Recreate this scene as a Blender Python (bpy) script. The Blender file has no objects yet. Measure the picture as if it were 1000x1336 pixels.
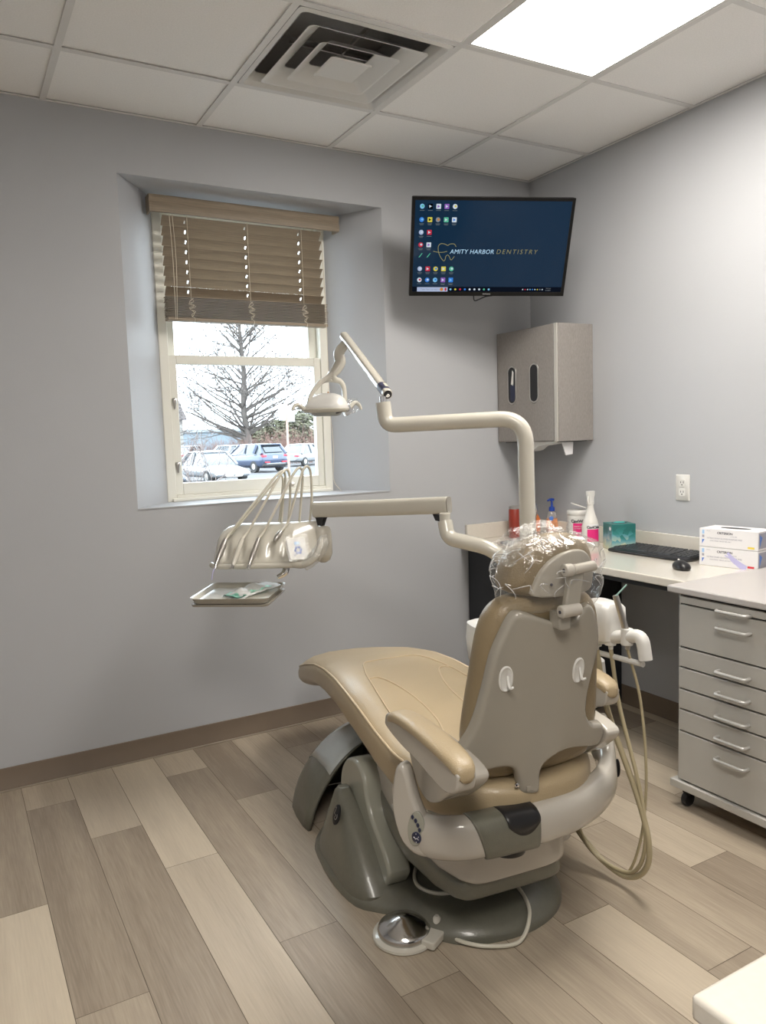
import bpy, bmesh, math, random
from math import sin, cos, pi, radians as RAD
from mathutils import Vector, Matrix, noise as mnoise
random.seed(7)
sc = bpy.context.scene
COL = sc.collection

# ------------------------------------------------------------------ materials
def nodes(m):
    m.use_nodes = True
    return m.node_tree.nodes, m.node_tree.links

def mat(name, col, rough=.5, metal=0., var=.05, vscale=8., bump=0., bscale=60., coat=0., spec=.5, stretch=None, emit=None, estr=0., alpha=None):
    m = bpy.data.materials.new(name); N, L = nodes(m); b = N['Principled BSDF']
    b.inputs['Roughness'].default_value = rough; b.inputs['Metallic'].default_value = metal
    b.inputs['Coat Weight'].default_value = coat; b.inputs['Coat Roughness'].default_value = .06
    b.inputs['Specular IOR Level'].default_value = spec
    tc = N.new('ShaderNodeTexCoord'); mp = N.new('ShaderNodeMapping'); L.new(tc.outputs['Object'], mp.inputs[0])
    if stretch: mp.inputs['Scale'].default_value = stretch
    nz = N.new('ShaderNodeTexNoise'); nz.inputs['Scale'].default_value = vscale; nz.inputs['Detail'].default_value = 5
    L.new(mp.outputs[0], nz.inputs['Vector'])
    rp = N.new('ShaderNodeValToRGB')
    a = [max(0, c*(1-var)) for c in col]; c2 = [min(1, c*(1+var)) for c in col]
    rp.color_ramp.elements[0].position = .3; rp.color_ramp.elements[1].position = .7
    rp.color_ramp.elements[0].color = (*a, 1); rp.color_ramp.elements[1].color = (*c2, 1)
    L.new(nz.outputs['Fac'], rp.inputs[0]); L.new(rp.outputs[0], b.inputs['Base Color'])
    if bump:
        n2 = N.new('ShaderNodeTexNoise'); n2.inputs['Scale'].default_value = bscale; n2.inputs['Detail'].default_value = 3
        L.new(mp.outputs[0], n2.inputs['Vector'])
        bp = N.new('ShaderNodeBump'); bp.inputs['Strength'].default_value = bump; bp.inputs['Distance'].default_value = .002
        L.new(n2.outputs['Fac'], bp.inputs['Height']); L.new(bp.outputs[0], b.inputs['Normal'])
    if emit:
        b.inputs['Emission Color'].default_value = (*emit, 1); b.inputs['Emission Strength'].default_value = estr
    if alpha is not None: b.inputs['Alpha'].default_value = alpha
    return m

def glass_mat(name, tint=(1, 1, 1), gloss=.08, rough=.02, bump=0., white=0., bscale=30):
    m = bpy.data.materials.new(name); N, L = nodes(m); N.clear()
    o = N.new('ShaderNodeOutputMaterial'); t = N.new('ShaderNodeBsdfTransparent'); t.inputs[0].default_value = (*tint, 1)
    g = N.new('ShaderNodeBsdfGlossy'); g.inputs['Roughness'].default_value = rough
    mx = N.new('ShaderNodeMixShader'); lw = N.new('ShaderNodeLayerWeight'); lw.inputs[0].default_value = .35
    mr = N.new('ShaderNodeMapRange'); mr.inputs['To Min'].default_value = gloss; mr.inputs['To Max'].default_value = min(1, gloss+.28)
    L.new(lw.outputs['Facing'], mr.inputs[0]); L.new(mr.outputs[0], mx.inputs[0]); L.new(t.outputs[0], mx.inputs[1]); L.new(g.outputs[0], mx.inputs[2])
    last = mx
    if bump:
        tc = N.new('ShaderNodeTexCoord'); nz = N.new('ShaderNodeTexNoise'); nz.inputs['Scale'].default_value = bscale; nz.inputs['Detail'].default_value = 4; nz.inputs['Distortion'].default_value = 1.5
        L.new(tc.outputs['Object'], nz.inputs['Vector']); bp = N.new('ShaderNodeBump'); bp.inputs['Strength'].default_value = bump; bp.inputs['Distance'].default_value = .01
        L.new(nz.outputs['Fac'], bp.inputs['Height']); L.new(bp.outputs[0], g.inputs['Normal'])
    if white:
        d = N.new('ShaderNodeBsdfDiffuse'); d.inputs[0].default_value = (.9, .9, .9, 1); m2 = N.new('ShaderNodeMixShader'); m2.inputs[0].default_value = white
        L.new(mx.outputs[0], m2.inputs[1]); L.new(d.outputs[0], m2.inputs[2]); last = m2
    L.new(last.outputs[0], o.inputs[0])
    return m

def emis(name, col, s=1.):
    m = bpy.data.materials.new(name); N, L = nodes(m); N.clear()
    o = N.new('ShaderNodeOutputMaterial'); e = N.new('ShaderNodeEmission'); e.inputs[0].default_value = (*col, 1); e.inputs[1].default_value = s
    L.new(e.outputs[0], o.inputs[0]); return m

M = {}
M['wall'] = mat('wall_paint', (.43, .44, .46), .55, var=.015, vscale=2, bump=.15, bscale=250)
M['ceil'] = mat('ceiling_tile', (.91, .90, .88), .9, var=.035, vscale=180, bump=.5, bscale=420)
M['tbar'] = mat('tbar_white', (.72, .71, .69), .45, var=.01)
M['base'] = mat('vinyl_base', (.175, .135, .10), .45, var=.04)
M['white'] = mat('white_plastic', (.70, .69, .66), .3, var=.01, coat=.2)
M['vinylwin'] = mat('window_vinyl', (.80, .79, .72), .35, var=.01)
M['cream'] = mat('cream_plastic', (.54, .515, .45), .22, var=.015, coat=.5)
M['shell'] = mat('shell_plastic', (.33, .305, .26), .24, var=.015, coat=.4)  # beige plastic, its colour lowered to carry the dimness of the chair back
M['bone'] = mat('bone_plastic', (.47, .44, .39), .2, var=.015, coat=.6)
M['olive'] = mat('olive_plastic', (.14, .137, .108), .3, var=.05, vscale=60, bump=.25, bscale=350, coat=.3)
M['olivel'] = mat('light_olive_plastic', (.32, .32, .27), .22, var=.02, coat=.5)
M['capgrey'] = mat('cap_grey', (.40, .43, .43), .15, var=.02, coat=.7)
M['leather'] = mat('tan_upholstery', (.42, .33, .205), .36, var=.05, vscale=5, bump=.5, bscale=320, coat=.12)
M['leather_shaded'] = mat('tan_upholstery_shaded', (.25, .19, .11), .38, var=.05, vscale=5, bump=.5, bscale=320, coat=.1)  # same tan upholstery, shade of the chair's rear put into its colour
M['pipe'] = mat('piping', (.55, .44, .29), .3)
M['black'] = mat('black_plastic', (.012, .012, .014), .35, var=.1)
M['blackc'] = mat('black_laminate', (.012, .014, .018), .5, var=.1)
M['navy'] = mat('navy_keys', (.02, .025, .06), .3)
M['chrome'] = mat('chrome', (.82, .82, .83), .12, 1., var=.01)
M['steel'] = mat('brushed_steel', (.55, .53, .50), .3, 1., var=.04, vscale=30)
M['hose'] = mat('beige_hose', (.42, .36, .23), .4, var=.05)
M['hosel'] = mat('pale_hose', (.60, .57, .48), .35, var=.03)
M['counter'] = mat('counter_top', (.66, .62, .55), .16, var=.02, vscale=120, coat=.4)
M['cab'] = mat('cabinet_grey', (.47, .455, .42), .4, var=.015)
M['cabtop'] = mat('cabinet_top', (.46, .435, .42), .35, var=.02)
M['handle'] = mat('pull_grey', (.50, .49, .47), .3, .3)
M['weave'] = mat('woven_laminate', (.265, .245, .23), .5, var=.12, vscale=260, bump=.3, bscale=300, stretch=(1, 1, .25))
M['blind'] = mat('blind_slat', (.27, .215, .155), .5, var=.14, vscale=9, stretch=(1.2, 30, 30))
M['cord'] = mat('cord', (.65, .58, .46), .7)
M['glass'] = glass_mat('pane_glass', (.97, .985, .98), .03)
M['film'] = glass_mat('clear_film', (.98, .98, .97), .03, .04, bump=.9, white=.03, bscale=22)
M['filmw'] = glass_mat('crinkled_film', (.97, .97, .96), .12, .08, bump=.8, white=.07, bscale=60)
M['pfilm'] = glass_mat('pad_film', (.99, .99, .99), .03, .05, bump=.6, bscale=50)
M['screenb'] = mat('screen_glass', (.003, .006, .012), .10, emit=(.003, .017, .040), estr=1.0, spec=.3)
M['asphalt'] = mat('asphalt', (.085, .085, .09), .9, var=.1, vscale=.6)
M['bark'] = mat('grey_bark', (.11, .095, .085), .9, var=.15, vscale=3)
M['twig'] = mat('reddish_twigs', (.19, .11, .09), .9, var=.2)
M['evergreen'] = mat('evergreen', (.10, .10, .06), .9, var=.5, vscale=2.5)
M['carblue'] = mat('blue_grey_paint', (.05, .07, .12), .25, .3, coat=.6)
M['carwhite'] = mat('silver_white_paint', (.24, .25, .26), .25, .1, coat=.6)
M['cardark'] = mat('dark_paint', (.06, .07, .09), .3, coat=.6)
M['carglass'] = mat('car_glass', (.04, .05, .06), .08, coat=.5)
M['tyre'] = mat('tyre', (.03, .03, .03), .8)
M['red'] = mat('red_lens', (.6, .03, .05), .3)
M['pink'] = mat('magenta_label', (.72, .02, .19), .5)
M['redt'] = mat('red_print', (.65, .02, .06), .5)
M['paper'] = mat('paper_white', (.76, .75, .76), .55, var=.02)
M['ink'] = mat('ink', (.03, .03, .05), .6)
M['inkg'] = mat('grey_ink', (.36, .36, .42), .6)
M['blue'] = mat('blue_print', (.10, .22, .62), .5)
M['bluel'] = mat('light_blue_print', (.35, .55, .80), .5)
M['lilac'] = mat('lilac_print', (.50, .48, .74), .6)
M['yellow'] = mat('yellow_print', (.80, .62, .08), .5)
M['orange'] = mat('orange_soap', (.75, .22, .06), .2, coat=.5)
M['pump'] = mat('blue_pump', (.02, .07, .40), .3)
M['dkred'] = mat('dark_red', (.28, .035, .02), .35)
M['teal'] = None
M['bottle'] = mat('translucent_bottle', (.72, .70, .66), .25, coat=.3)

def teal_mat():
    m = bpy.data.materials.new('tissue_print'); N, L = nodes(m); b = N['Principled BSDF']; b.inputs['Roughness'].default_value = .35
    tc = N.new('ShaderNodeTexCoord'); v = N.new('ShaderNodeTexVoronoi'); v.inputs['Scale'].default_value = 42; L.new(tc.outputs['Object'], v.inputs['Vector'])
    sx = N.new('ShaderNodeSeparateXYZ'); L.new(tc.outputs['Object'], sx.inputs[0])
    ma = N.new('ShaderNodeMath'); ma.operation = 'MULTIPLY_ADD'; ma.inputs[1].default_value = 8.5; L.new(sx.outputs['Z'], ma.inputs[0])
    sv = N.new('ShaderNodeSeparateColor'); L.new(v.outputs['Color'], sv.inputs[0]); mm = N.new('ShaderNodeMath'); mm.operation = 'MULTIPLY'; mm.inputs[1].default_value = .32; L.new(sv.outputs[0], mm.inputs[0]); L.new(mm.outputs[0], ma.inputs[2])
    r = N.new('ShaderNodeValToRGB'); e = r.color_ramp.elements; e[0].position = .2; e[0].color = (.62, .62, .42, 1); e[1].position = 1.0; e[1].color = (.02, .15, .14, 1)
    for p, c in ((.42, (.42, .55, .46, 1)), (.62, (.13, .36, .42, 1)), (.8, (.035, .23, .22, 1))):
        q = e.new(p); q.color = c
    L.new(ma.outputs[0], r.inputs[0]); L.new(r.outputs[0], b.inputs['Base Color']); return m
M['teal'] = teal_mat()

def floor_mat():
    m = bpy.data.materials.new('wood_planks'); N, L = nodes(m); b = N['Principled BSDF']; b.inputs['Roughness'].default_value = .36
    at = N.new('ShaderNodeAttribute'); at.attribute_name = 'plank_tone'
    tc = N.new('ShaderNodeTexCoord'); mp = N.new('ShaderNodeMapping'); mp.inputs['Scale'].default_value = (1, .045, 1); L.new(tc.outputs['Object'], mp.inputs[0])
    off = N.new('ShaderNodeVectorMath'); off.operation = 'MULTIPLY_ADD'; off.inputs[1].default_value = (3.7, 9.1, 0); L.new(at.outputs['Color'], off.inputs[0]); L.new(mp.outputs[0], off.inputs[2])
    n1 = N.new('ShaderNodeTexNoise'); n1.inputs['Scale'].default_value = 14; n1.inputs['Detail'].default_value = 3; L.new(off.outputs[0], n1.inputs['Vector'])
    n2 = N.new('ShaderNodeTexNoise'); n2.inputs['Scale'].default_value = 190; n2.inputs['Detail'].default_value = 4; L.new(off.outputs[0], n2.inputs['Vector'])
    sep = N.new('ShaderNodeSeparateColor'); L.new(at.outputs['Color'], sep.inputs[0])
    a1 = N.new('ShaderNodeMath'); a1.operation = 'MULTIPLY_ADD'; a1.inputs[1].default_value = .55; L.new(n1.outputs['Fac'], a1.inputs[0])
    s = N.new('ShaderNodeMath'); s.operation = 'SUBTRACT'; s.inputs[1].default_value = .48; L.new(sep.outputs[0], s.inputs[0]); L.new(s.outputs[0], a1.inputs[2])
    a2 = N.new('ShaderNodeMath'); a2.operation = 'MULTIPLY_ADD'; a2.inputs[1].default_value = .42; L.new(n2.outputs['Fac'], a2.inputs[0]); L.new(a1.outputs[0], a2.inputs[2])
    r = N.new('ShaderNodeValToRGB'); e = r.color_ramp.elements; e[0].position = 0; e[0].color = (.255, .205, .155, 1); e[1].position = 1; e[1].color = (.64, .555, .43, 1)
    q = e.new(.45); q.color = (.46, .39, .30, 1)
    L.new(a2.outputs[0], r.inputs[0]); L.new(r.outputs[0], b.inputs['Base Color'])
    bp = N.new('ShaderNodeBump'); bp.inputs['Strength'].default_value = .12; bp.inputs['Distance'].default_value = .001; L.new(n2.outputs['Fac'], bp.inputs['Height']); L.new(bp.outputs[0], b.inputs['Normal'])
    return m
M['floor'] = floor_mat()

# ------------------------------------------------------------------ geometry helpers
def link(name, me, parent=None, kind=None):
    o = bpy.data.objects.new(name, me); COL.objects.link(o)
    if parent is not None: o.parent = parent
    if kind: o['kind'] = kind
    return o

def obj(name, bm, m, parent=None, smooth=True, bevel=0., seg=3, sub=0, kind=None, label=None, angle=32):
    me = bpy.data.meshes.new(name)
    bmesh.ops.recalc_face_normals(bm, faces=bm.faces)
    bm.to_mesh(me); bm.free()
    if m is not None: me.materials.append(m)
    if smooth:
        for p in me.polygons: p.use_smooth = True
    o = link(name, me, parent, kind)
    if bevel:
        b = o.modifiers.new('bevel', 'BEVEL'); b.width = bevel; b.segments = seg; b.limit_method = 'ANGLE'; b.angle_limit = RAD(angle); b.harden_normals = False
    if sub:
        s = o.modifiers.new('sub', 'SUBSURF'); s.levels = sub; s.render_levels = sub
    if smooth and not sub:
        me.set_sharp_from_angle(angle=RAD(48))
    if label: o['label'] = label
    return o

def tag(o, label, cat, group=None, kind=None):
    o['label'] = label; o['category'] = cat
    if group: o['group'] = group
    if kind: o['kind'] = kind
    return o

def empty(name, label, cat, loc=(0, 0, 0), rz=0., group=None, rot=None):
    o = bpy.data.objects.new(name, None); COL.objects.link(o); o.location = loc; o.empty_display_size = .1
    o.rotation_euler = rot if rot else (0, 0, rz)
    return tag(o, label, cat, group)

def B(x0, x1, y0, y1, z0, z1, bm=None):
    bm = bm or bmesh.new()
    v = [bm.verts.new((x, y, z)) for x in (x0, x1) for y in (y0, y1) for z in (z0, z1)]
    for f in ((0, 1, 3, 2), (4, 6, 7, 5), (0, 4, 5, 1), (2, 3, 7, 6), (0, 2, 6, 4), (1, 5, 7, 3)): bm.faces.new([v[i] for i in f])
    return bm

def xf(bm, mtx): bmesh.ops.transform(bm, matrix=mtx, verts=bm.verts); return bm

def loft(rings, cap=True, closed=False, bm=None):
    bm = bm or bmesh.new(); R = [[bm.verts.new(p) for p in r] for r in rings]; n = len(R[0])
    K = len(R)
    for i in range(K if closed else K-1):
        a, b = R[i], R[(i+1) % K]
        for j in range(n): bm.faces.new((a[j], a[(j+1) % n], b[(j+1) % n], b[j]))
    if cap and not closed:
        bm.faces.new(R[0][::-1]); bm.faces.new(R[-1])
    return bm

def se(n, a, b, e=2.):       # superellipse outline
    out = []
    for i in range(n):
        t = 2*pi*i/n; c, s = cos(t), sin(t)
        out.append((a*math.copysign(abs(c)**(2/e), c), b*math.copysign(abs(s)**(2/e), s)))
    return out

def catmull(P, k=8):
    P = [Vector(p) for p in P]; Q = [P[0]*2-P[1]]+P+[P[-1]*2-P[-2]]; out = []
    for i in range(1, len(Q)-2):
        for j in range(k):
            t = j/k; a, b, c, d = Q[i-1], Q[i], Q[i+1], Q[i+2]
            out.append(.5*((2*b)+(c-a)*t+(2*a-5*b+4*c-d)*t*t+(3*b-a-3*c+d)*t**3))
    out.append(P[-1]); return out

def tube(P, r, n=12, smooth=8, bm=None, cap=True, e=2., flat=1.):
    """tube along a smoothed path; r is one radius or one for each given point"""
    P0 = [Vector(p) for p in P]
    if smooth:
        P1 = catmull(P0, smooth)
        if isinstance(r, (list, tuple)):
            rr = [];
            for i in range(len(P0)-1):
                for j in range(smooth): rr.append(r[i]+(r[i+1]-r[i])*j/smooth)
            rr.append(r[-1])
        else: rr = [r]*len(P1)
    else:
        P1 = P0; rr = list(r) if isinstance(r, (list, tuple)) else [r]*len(P1)
    T = [(P1[min(i+1, len(P1)-1)]-P1[max(i-1, 0)]).normalized() for i in range(len(P1))]
    u = Vector((0, 0, 1)) if abs(T[0].z) < .9 else Vector((0, 1, 0))
    rings = []
    for p, t, q in zip(P1, T, rr):
        u = (u-t*u.dot(t))
        if u.length < 1e-6: u = t.orthogonal()
        u.normalize(); w = t.cross(u)
        rings.append([p+u*y*q+w*x*q*flat for x, y in se(n, 1, 1, e)])
    return loft(rings, cap, bm=bm)

def rounded_tube(P, r, corner=.05, n=16, k=6, bm=None):
    """straight runs joined by round corners"""
    P = [Vector(p) for p in P]; out = [P[0]]
    for i in range(1, len(P)-1):
        a = (P[i-1]-P[i]); b = (P[i+1]-P[i]); c = min(corner, a.length*.48, b.length*.48); a.normalize(); b.normalize()
        s, e = P[i]+a*c, P[i]+b*c
        for j in range(k+1):
            t = j/k; out.append(s*(1-t)**2+P[i]*2*t*(1-t)+e*t*t)
    out.append(P[-1]); return tube(out, r, n, 0, bm)

def lathe(prof, n=32, bm=None, c=(0, 0, 0)):
    bm = bm or bmesh.new()
    rings = [[(c[0]+r*cos(2*pi*i/n), c[1]+r*sin(2*pi*i/n), c[2]+z) for i in range(n)] for r, z in prof]
    return loft(rings, True, bm=bm)

def prism(poly, t0, t1, axis='x', bm=None):
    """poly in the two other axes (in order), extruded from t0 to t1 along the axis"""
    bm = bm or bmesh.new()
    def P(a, b, t): return {'x': (t, a, b), 'y': (a, t, b), 'z': (a, b, t)}[axis]
    lo = [bm.verts.new(P(a, b, t0)) for a, b in poly]; hi = [bm.verts.new(P(a, b, t1)) for a, b in poly]; n = len(poly)
    bm.faces.new(lo[::-1]); bm.faces.new(hi)
    for i in range(n): bm.faces.new((lo[i], lo[(i+1) % n], hi[(i+1) % n], hi[i]))
    return bm

def smooth_poly(poly, k=4):
    P = [Vector((a, b, 0)) for a, b in poly]; n = len(P); out = []
    for i in range(n):
        a, b, c, d = P[(i-1) % n], P[i], P[(i+1) % n], P[(i+2) % n]
        for j in range(k):
            t = j/k; q = .5*((2*b)+(c-a)*t+(2*a-5*b+4*c-d)*t*t+(3*b-a-3*c+d)*t**3); out.append((q.x, q.y))
    return out

def plate(poly, t0, t1, step=.02, bend=None, axis='y'):
    """closed plate with gridded faces, so that it can be bent"""
    bm = prism(poly, t0, t1, axis)
    ax = [i for i in range(3) if i != 'xyz'.index(axis)]
    for a in ax:
        lo = min(v.co[a] for v in bm.verts); hi = max(v.co[a] for v in bm.verts); n = max(1, int((hi-lo)/step)); no = [0, 0, 0]; no[a] = 1
        for i in range(1, n):
            co = [0, 0, 0]; co[a] = lo+(hi-lo)*i/n
            bmesh.ops.bisect_plane(bm, geom=bm.verts[:]+bm.edges[:]+bm.faces[:], plane_co=co, plane_no=no, dist=1e-5)
    if bend:
        for v in bm.verts: v.co = bend(v.co)
    return bm

def rplate(poly, t0, t1, rad, step=.02, bend=None, k=4):
    """closed plate in the x-z plane, thick along y, with a rounded rim"""
    n = len(poly); ar = sum(poly[i][0]*poly[(i+1) % n][1]-poly[(i+1) % n][0]*poly[i][1] for i in range(n)); sg = 1 if ar > 0 else -1
    P = [Vector((a, b)) for a, b in poly]; Nn = []
    for i in range(n):
        d = (P[(i+1) % n]-P[(i-1) % n]).normalized(); Nn.append(Vector((-d.y, d.x))*sg)
    loops = []; rad = min(rad, (t1-t0)/2*.999)
    for i in range(k+1):
        a = pi/2*i/k; loops.append((rad*(1-sin(a)), t0+rad*(1-cos(a))))
    for i in range(k+1):
        a = pi/2*(1-i/k); loops.append((rad*(1-sin(a)), t1-rad*(1-cos(a))))
    bm = loft([[((p+q*ins).x, y, (p+q*ins).y) for p, q in zip(P, Nn)] for ins, y in loops])
    for a in (0, 2):
        lo = min(v.co[a] for v in bm.verts); hi = max(v.co[a] for v in bm.verts); m = max(1, int((hi-lo)/step)); no = [0, 0, 0]; no[a] = 1
        for i in range(1, m):
            co = [0, 0, 0]; co[a] = lo+(hi-lo)*i/m
            bmesh.ops.bisect_plane(bm, geom=bm.verts[:]+bm.edges[:]+bm.faces[:], plane_co=co, plane_no=no, dist=1e-5)
    bmesh.ops.triangulate(bm, faces=[f for f in bm.faces if len(f.verts) > 4])
    if bend:
        for v in bm.verts: v.co = bend(v.co)
    return bm

def ell(cx, cy, a, b, n=24, rot=0.):
    return [(cx+a*cos(t)*cos(rot)-b*sin(t)*sin(rot), cy+a*cos(t)*sin(rot)+b*sin(t)*cos(rot)) for t in (2*pi*i/n for i in range(n))]

def rrect(x0, x1, y0, y1, r, k=5):
    out = []
    for cx, cy, a in ((x1-r, y1-r, 0), (x0+r, y1-r, 90), (x0+r, y0+r, 180), (x1-r, y0+r, 270)):
        for i in range(k+1): t = RAD(a+90*i/k); out.append((cx+r*cos(t), cy+r*sin(t)))
    return out

def text(name, s, m, size, parent=None, loc=(0, 0, 0), rot=(0, 0, 0), mtx=None, shear=0., ext=.0003, align='LEFT', sx=1., space=1., bold=0.):
    c = bpy.data.curves.new(name, 'FONT'); c.body = s; c.size = size; c.extrude = ext; c.shear = shear; c.align_x = align; c.space_character = space; c.offset = bold; c.resolution_u = 3
    t = bpy.data.objects.new('tmp_text', c); COL.objects.link(t); dg = bpy.context.evaluated_depsgraph_get(); dg.update()
    me = bpy.data.meshes.new_from_object(t.evaluated_get(dg)); bpy.data.objects.remove(t); bpy.data.curves.remove(c)
    me.materials.clear(); me.materials.append(m); o = link(name, me, parent)
    if mtx is not None: o.matrix_local = mtx
    else: o.location = loc; o.rotation_euler = rot
    if sx != 1.: o.scale = (sx, 1, 1)
    return o

def jit(bm, amp, sc_, seed=0.):
    bm.normal_update()
    for v in bm.verts: v.co += v.normal*amp*mnoise.noise(v.co*sc_+Vector((seed, seed*2, 0)))
    return bm

# ------------------------------------------------------------------ camera
cam = bpy.data.objects.new('camera', bpy.data.cameras.new('camera')); COL.objects.link(cam); sc.camera = cam
CAMP = Vector((-2.85276, -3.34061, 1.36014))
Rm = Matrix(((.86855926, .0770156, -.48956452), (-.49452974, .07024833, -.86631721), (-.03232885, .99455204, .09910134)))
cam.matrix_world = Matrix.Translation(CAMP) @ Rm.to_4x4()
cam.data.sensor_fit = 'VERTICAL'; cam.data.sensor_height = 36; cam.data.sensor_width = 36*1000/1336; cam.data.lens = 27.2275
cam.data.clip_start = .05; cam.data.clip_end = 900

# ------------------------------------------------------------------ room
XL, YF, H = -4.1, -5.0, 2.682          # left wall, wall behind the camera, ceiling
WX0, WX1, WZ0, WZ1 = -2.151, -.920, 1.079, 2.449
IX0, IX1, WD = -1.938, -1.128, .29

def S(name, bm, m, **k): return obj(name, bm, m, None, kind='structure', **k)
bw = bmesh.new()
T = .42
B(XL-.2, WX0, 0, T, -.02, H+.3, bw); B(WX1, .2, 0, T, -.02, H+.3, bw)
B(WX0, WX1, 0, T, -.02, WZ0, bw); B(WX0, WX1, 0, T, WZ1, H+.3, bw)
# splayed reveal cheeks
for xs, xi in ((WX0, IX0), (WX1, IX1)):
    v = [bw.verts.new((x, y, z)) for z in (WZ0, WZ1) for x, y in ((xs, 0.0), (xi, WD), (xi, T), (xs, T))]
    bw.faces.new(v[:4]); bw.faces.new(v[4:])
    for i in range(4): bw.faces.new((v[i], v[(i+1) % 4], v[4+(i+1) % 4], v[4+i]))
S('wall_back', bw, M['wall'], smooth=False)
S('wall_right', B(0, .2, YF-.2, 0, -.02, H+.3), M['wall'], smooth=False)
S('wall_left', B(XL-.2, XL, YF-.2, 0, -.02, H+.3), M['wall'], smooth=False)
S('wall_front', B(XL, 0, YF-.2, YF, -.02, H+.3), M['wall'], smooth=False)
# sill board of the reveal
S('trim_1', prism([(WX0-.0, -.004), (WX1, -.004), (IX1, WD), (IX0, WD)], WZ0-.001, WZ0+.004, 'z'), M['wall'], smooth=False)

# floor planks
PX0, PW, PL = -2.68, .174, 1.22
tones = {(-1, 0): .40, (-1, 1): .86, (0, 0): .62, (0, 1): .36, (0, 2): .5, (1, 0): .74, (1, 1): .42, (2, 0): .86, (2, 1): .72, (3, 0): .66, (3, 1): .40, (3, 2): .30,
         (4, 0): .16, (4, 1): .58, (4, 2): .38, (5, 0): .6, (5, 1): .62, (6, 0): .35, (6, 1): .5, (7, 0): .45, (7, 1): .4, (8, 1): .55, (8, 2): .4, (9, 1): .6, (9, 2): .5, (10, 1): .7, (10, 2): .25, (11, 1): .5}
fb = bmesh.new(); cl = fb.loops.layers.color.new('plank_tone'); rg = random.Random(11)
k0 = int((XL-PX0)/PW)-1
for k in range(k0, 17):
    xa, xb = max(XL, PX0+k*PW), min(0., PX0+(k+1)*PW)
    if xb <= xa: continue
    off = (.245, .595, .925)[k % 3]; ya = 0.; i = 0
    while ya > YF:
        yb = -(off+i*PL); yb = max(yb, YF); t = tones.get((k, i), rg.uniform(.25, .8)); g = .0009
        f = fb.faces.new([fb.verts.new(p) for p in ((xa+g, yb+g, 0), (xb-g, yb+g, 0), (xb-g, ya-g, 0), (xa+g, ya-g, 0))])
        for l in f.loops: l[cl] = (t, rg.random(), rg.random(), 1)
        # the same loop values for a whole plank
        c0 = f.loops[0][cl][:]
        for l in f.loops: l[cl] = c0
        ya = yb; i += 1
fl = S('floor', fb, M['floor'], smooth=False)
fl.data.update()
S('floor_underlay', B(XL-.2, .2, YF-.2, .4, -.03, -.0015), mat('gap', (.14, .11, .08), .8), smooth=False)

# baseboards
def baseb(name, poly_pts, axis, a, b):
    S(name, prism(poly_pts, a, b, axis), M['base'], bevel=.002, seg=2)
baseb('baseboard_back', [(0, 0), (0, .092), (-.005, .092), (-.007, .02), (-.014, .008), (-.014, 0)], 'x', XL, 0)
baseb('baseboard_right', [(0, 0), (0, .092), (-.005, .092), (-.007, .02), (-.014, .008), (-.014, 0)], 'y', YF, 0)
baseb('baseboard_left', [(XL, 0), (XL, .092), (XL+.005, .092), (XL+.007, .02), (XL+.014, .008), (XL+.014, 0)], 'y', YF, 0)
S('trim_2', B(XL, -.014, -.021, -.013, 0, .006), mat('caulk', (.30, .25, .2), .6), bevel=.002)

# ceiling
TS, GX, GY = .61, -.582, -.4447
cells_skip = {}
xs = [0]+[GX-i*TS for i in range(7)]; xs = [x for x in xs if x > XL]+[XL]
ys = [0]+[GY-i*TS for i in range(9)]; ys = [y for y in ys if y > YF]+[YF]
LIGHTS = [(1, 2, 2), (4, 5, 2)]     # column, first row, rows
lightcells = {(c, r+j): 1 for c, r, n in LIGHTS for j in range(n)}
VENT = (2, 1)
cb = bmesh.new()
for i in range(len(xs)-1):
    for j in range(len(ys)-1):
        if (i, j) == VENT or (i, j) in lightcells: continue
        x1, x0, y1, y0 = xs[i]-.010, xs[i+1]+.010, ys[j]-.010, ys[j+1]+.010
        if x1-x0 < .01 or y1-y0 < .01: continue
        B(x0-.004, x1+.004, y0-.004, y1+.004, H+.007, H+.022, cb)
ce = S('ceiling', cb, M['ceil'], smooth=False)
gb = bmesh.new()
for x in xs: B(max(XL, x-.012), min(0, x+.012), YF, 0, H, H+.003, gb)
for y in ys:
    for i in range(len(xs)-1): B(xs[i+1]+.012, xs[i]-.012, max(YF, y-.012), min(0, y+.012), H, H+.003, gb)
g = obj('ceiling_grid', gb, M['tbar'], ce, smooth=False); g['label'] = 'white metal grid bars'
S('ceiling_slab', B(XL-.2, .2, YF-.2, .42, H+.28, H+.3), M['wall'], smooth=False)

# ceiling lights
M['panel'] = emis('light_panel', (1., .945, .87), 28)
for n, (c, r, k) in enumerate(LIGHTS):
    x1, x0 = xs[c]-.012, xs[c+1]+.012; y1, y0 = ys[r]-.012, max(YF+.05, ys[r+k])+.012
    cx, cy = (x0+x1)/2, (y0+y1)/2
    if n == 0: lab = 'lit rectangular ceiling light panel near the right wall'
    else: lab = 'lit ceiling light panel behind the camera on the left'
    t = empty('ceiling_light', lab, 'ceiling light', (cx, cy, H), group='ceiling light panels')
    fr = bmesh.new(); a, b = (x1-x0)/2, (y1-y0)/2
    for q in ((-a, -a+.012, -b, b), (a-.012, a, -b, b), (-a+.012, a-.012, -b, -b+.012), (-a+.012, a-.012, b-.012, b)): B(q[0], q[1], q[2], q[3], .001, .03, fr)
    obj('light_frame', fr, M['tbar'], t, smooth=False)
    obj('diffuser', B(-a+.012, a-.012, -b+.012, b-.012, .010, .014), M['panel'], t, smooth=False)

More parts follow.
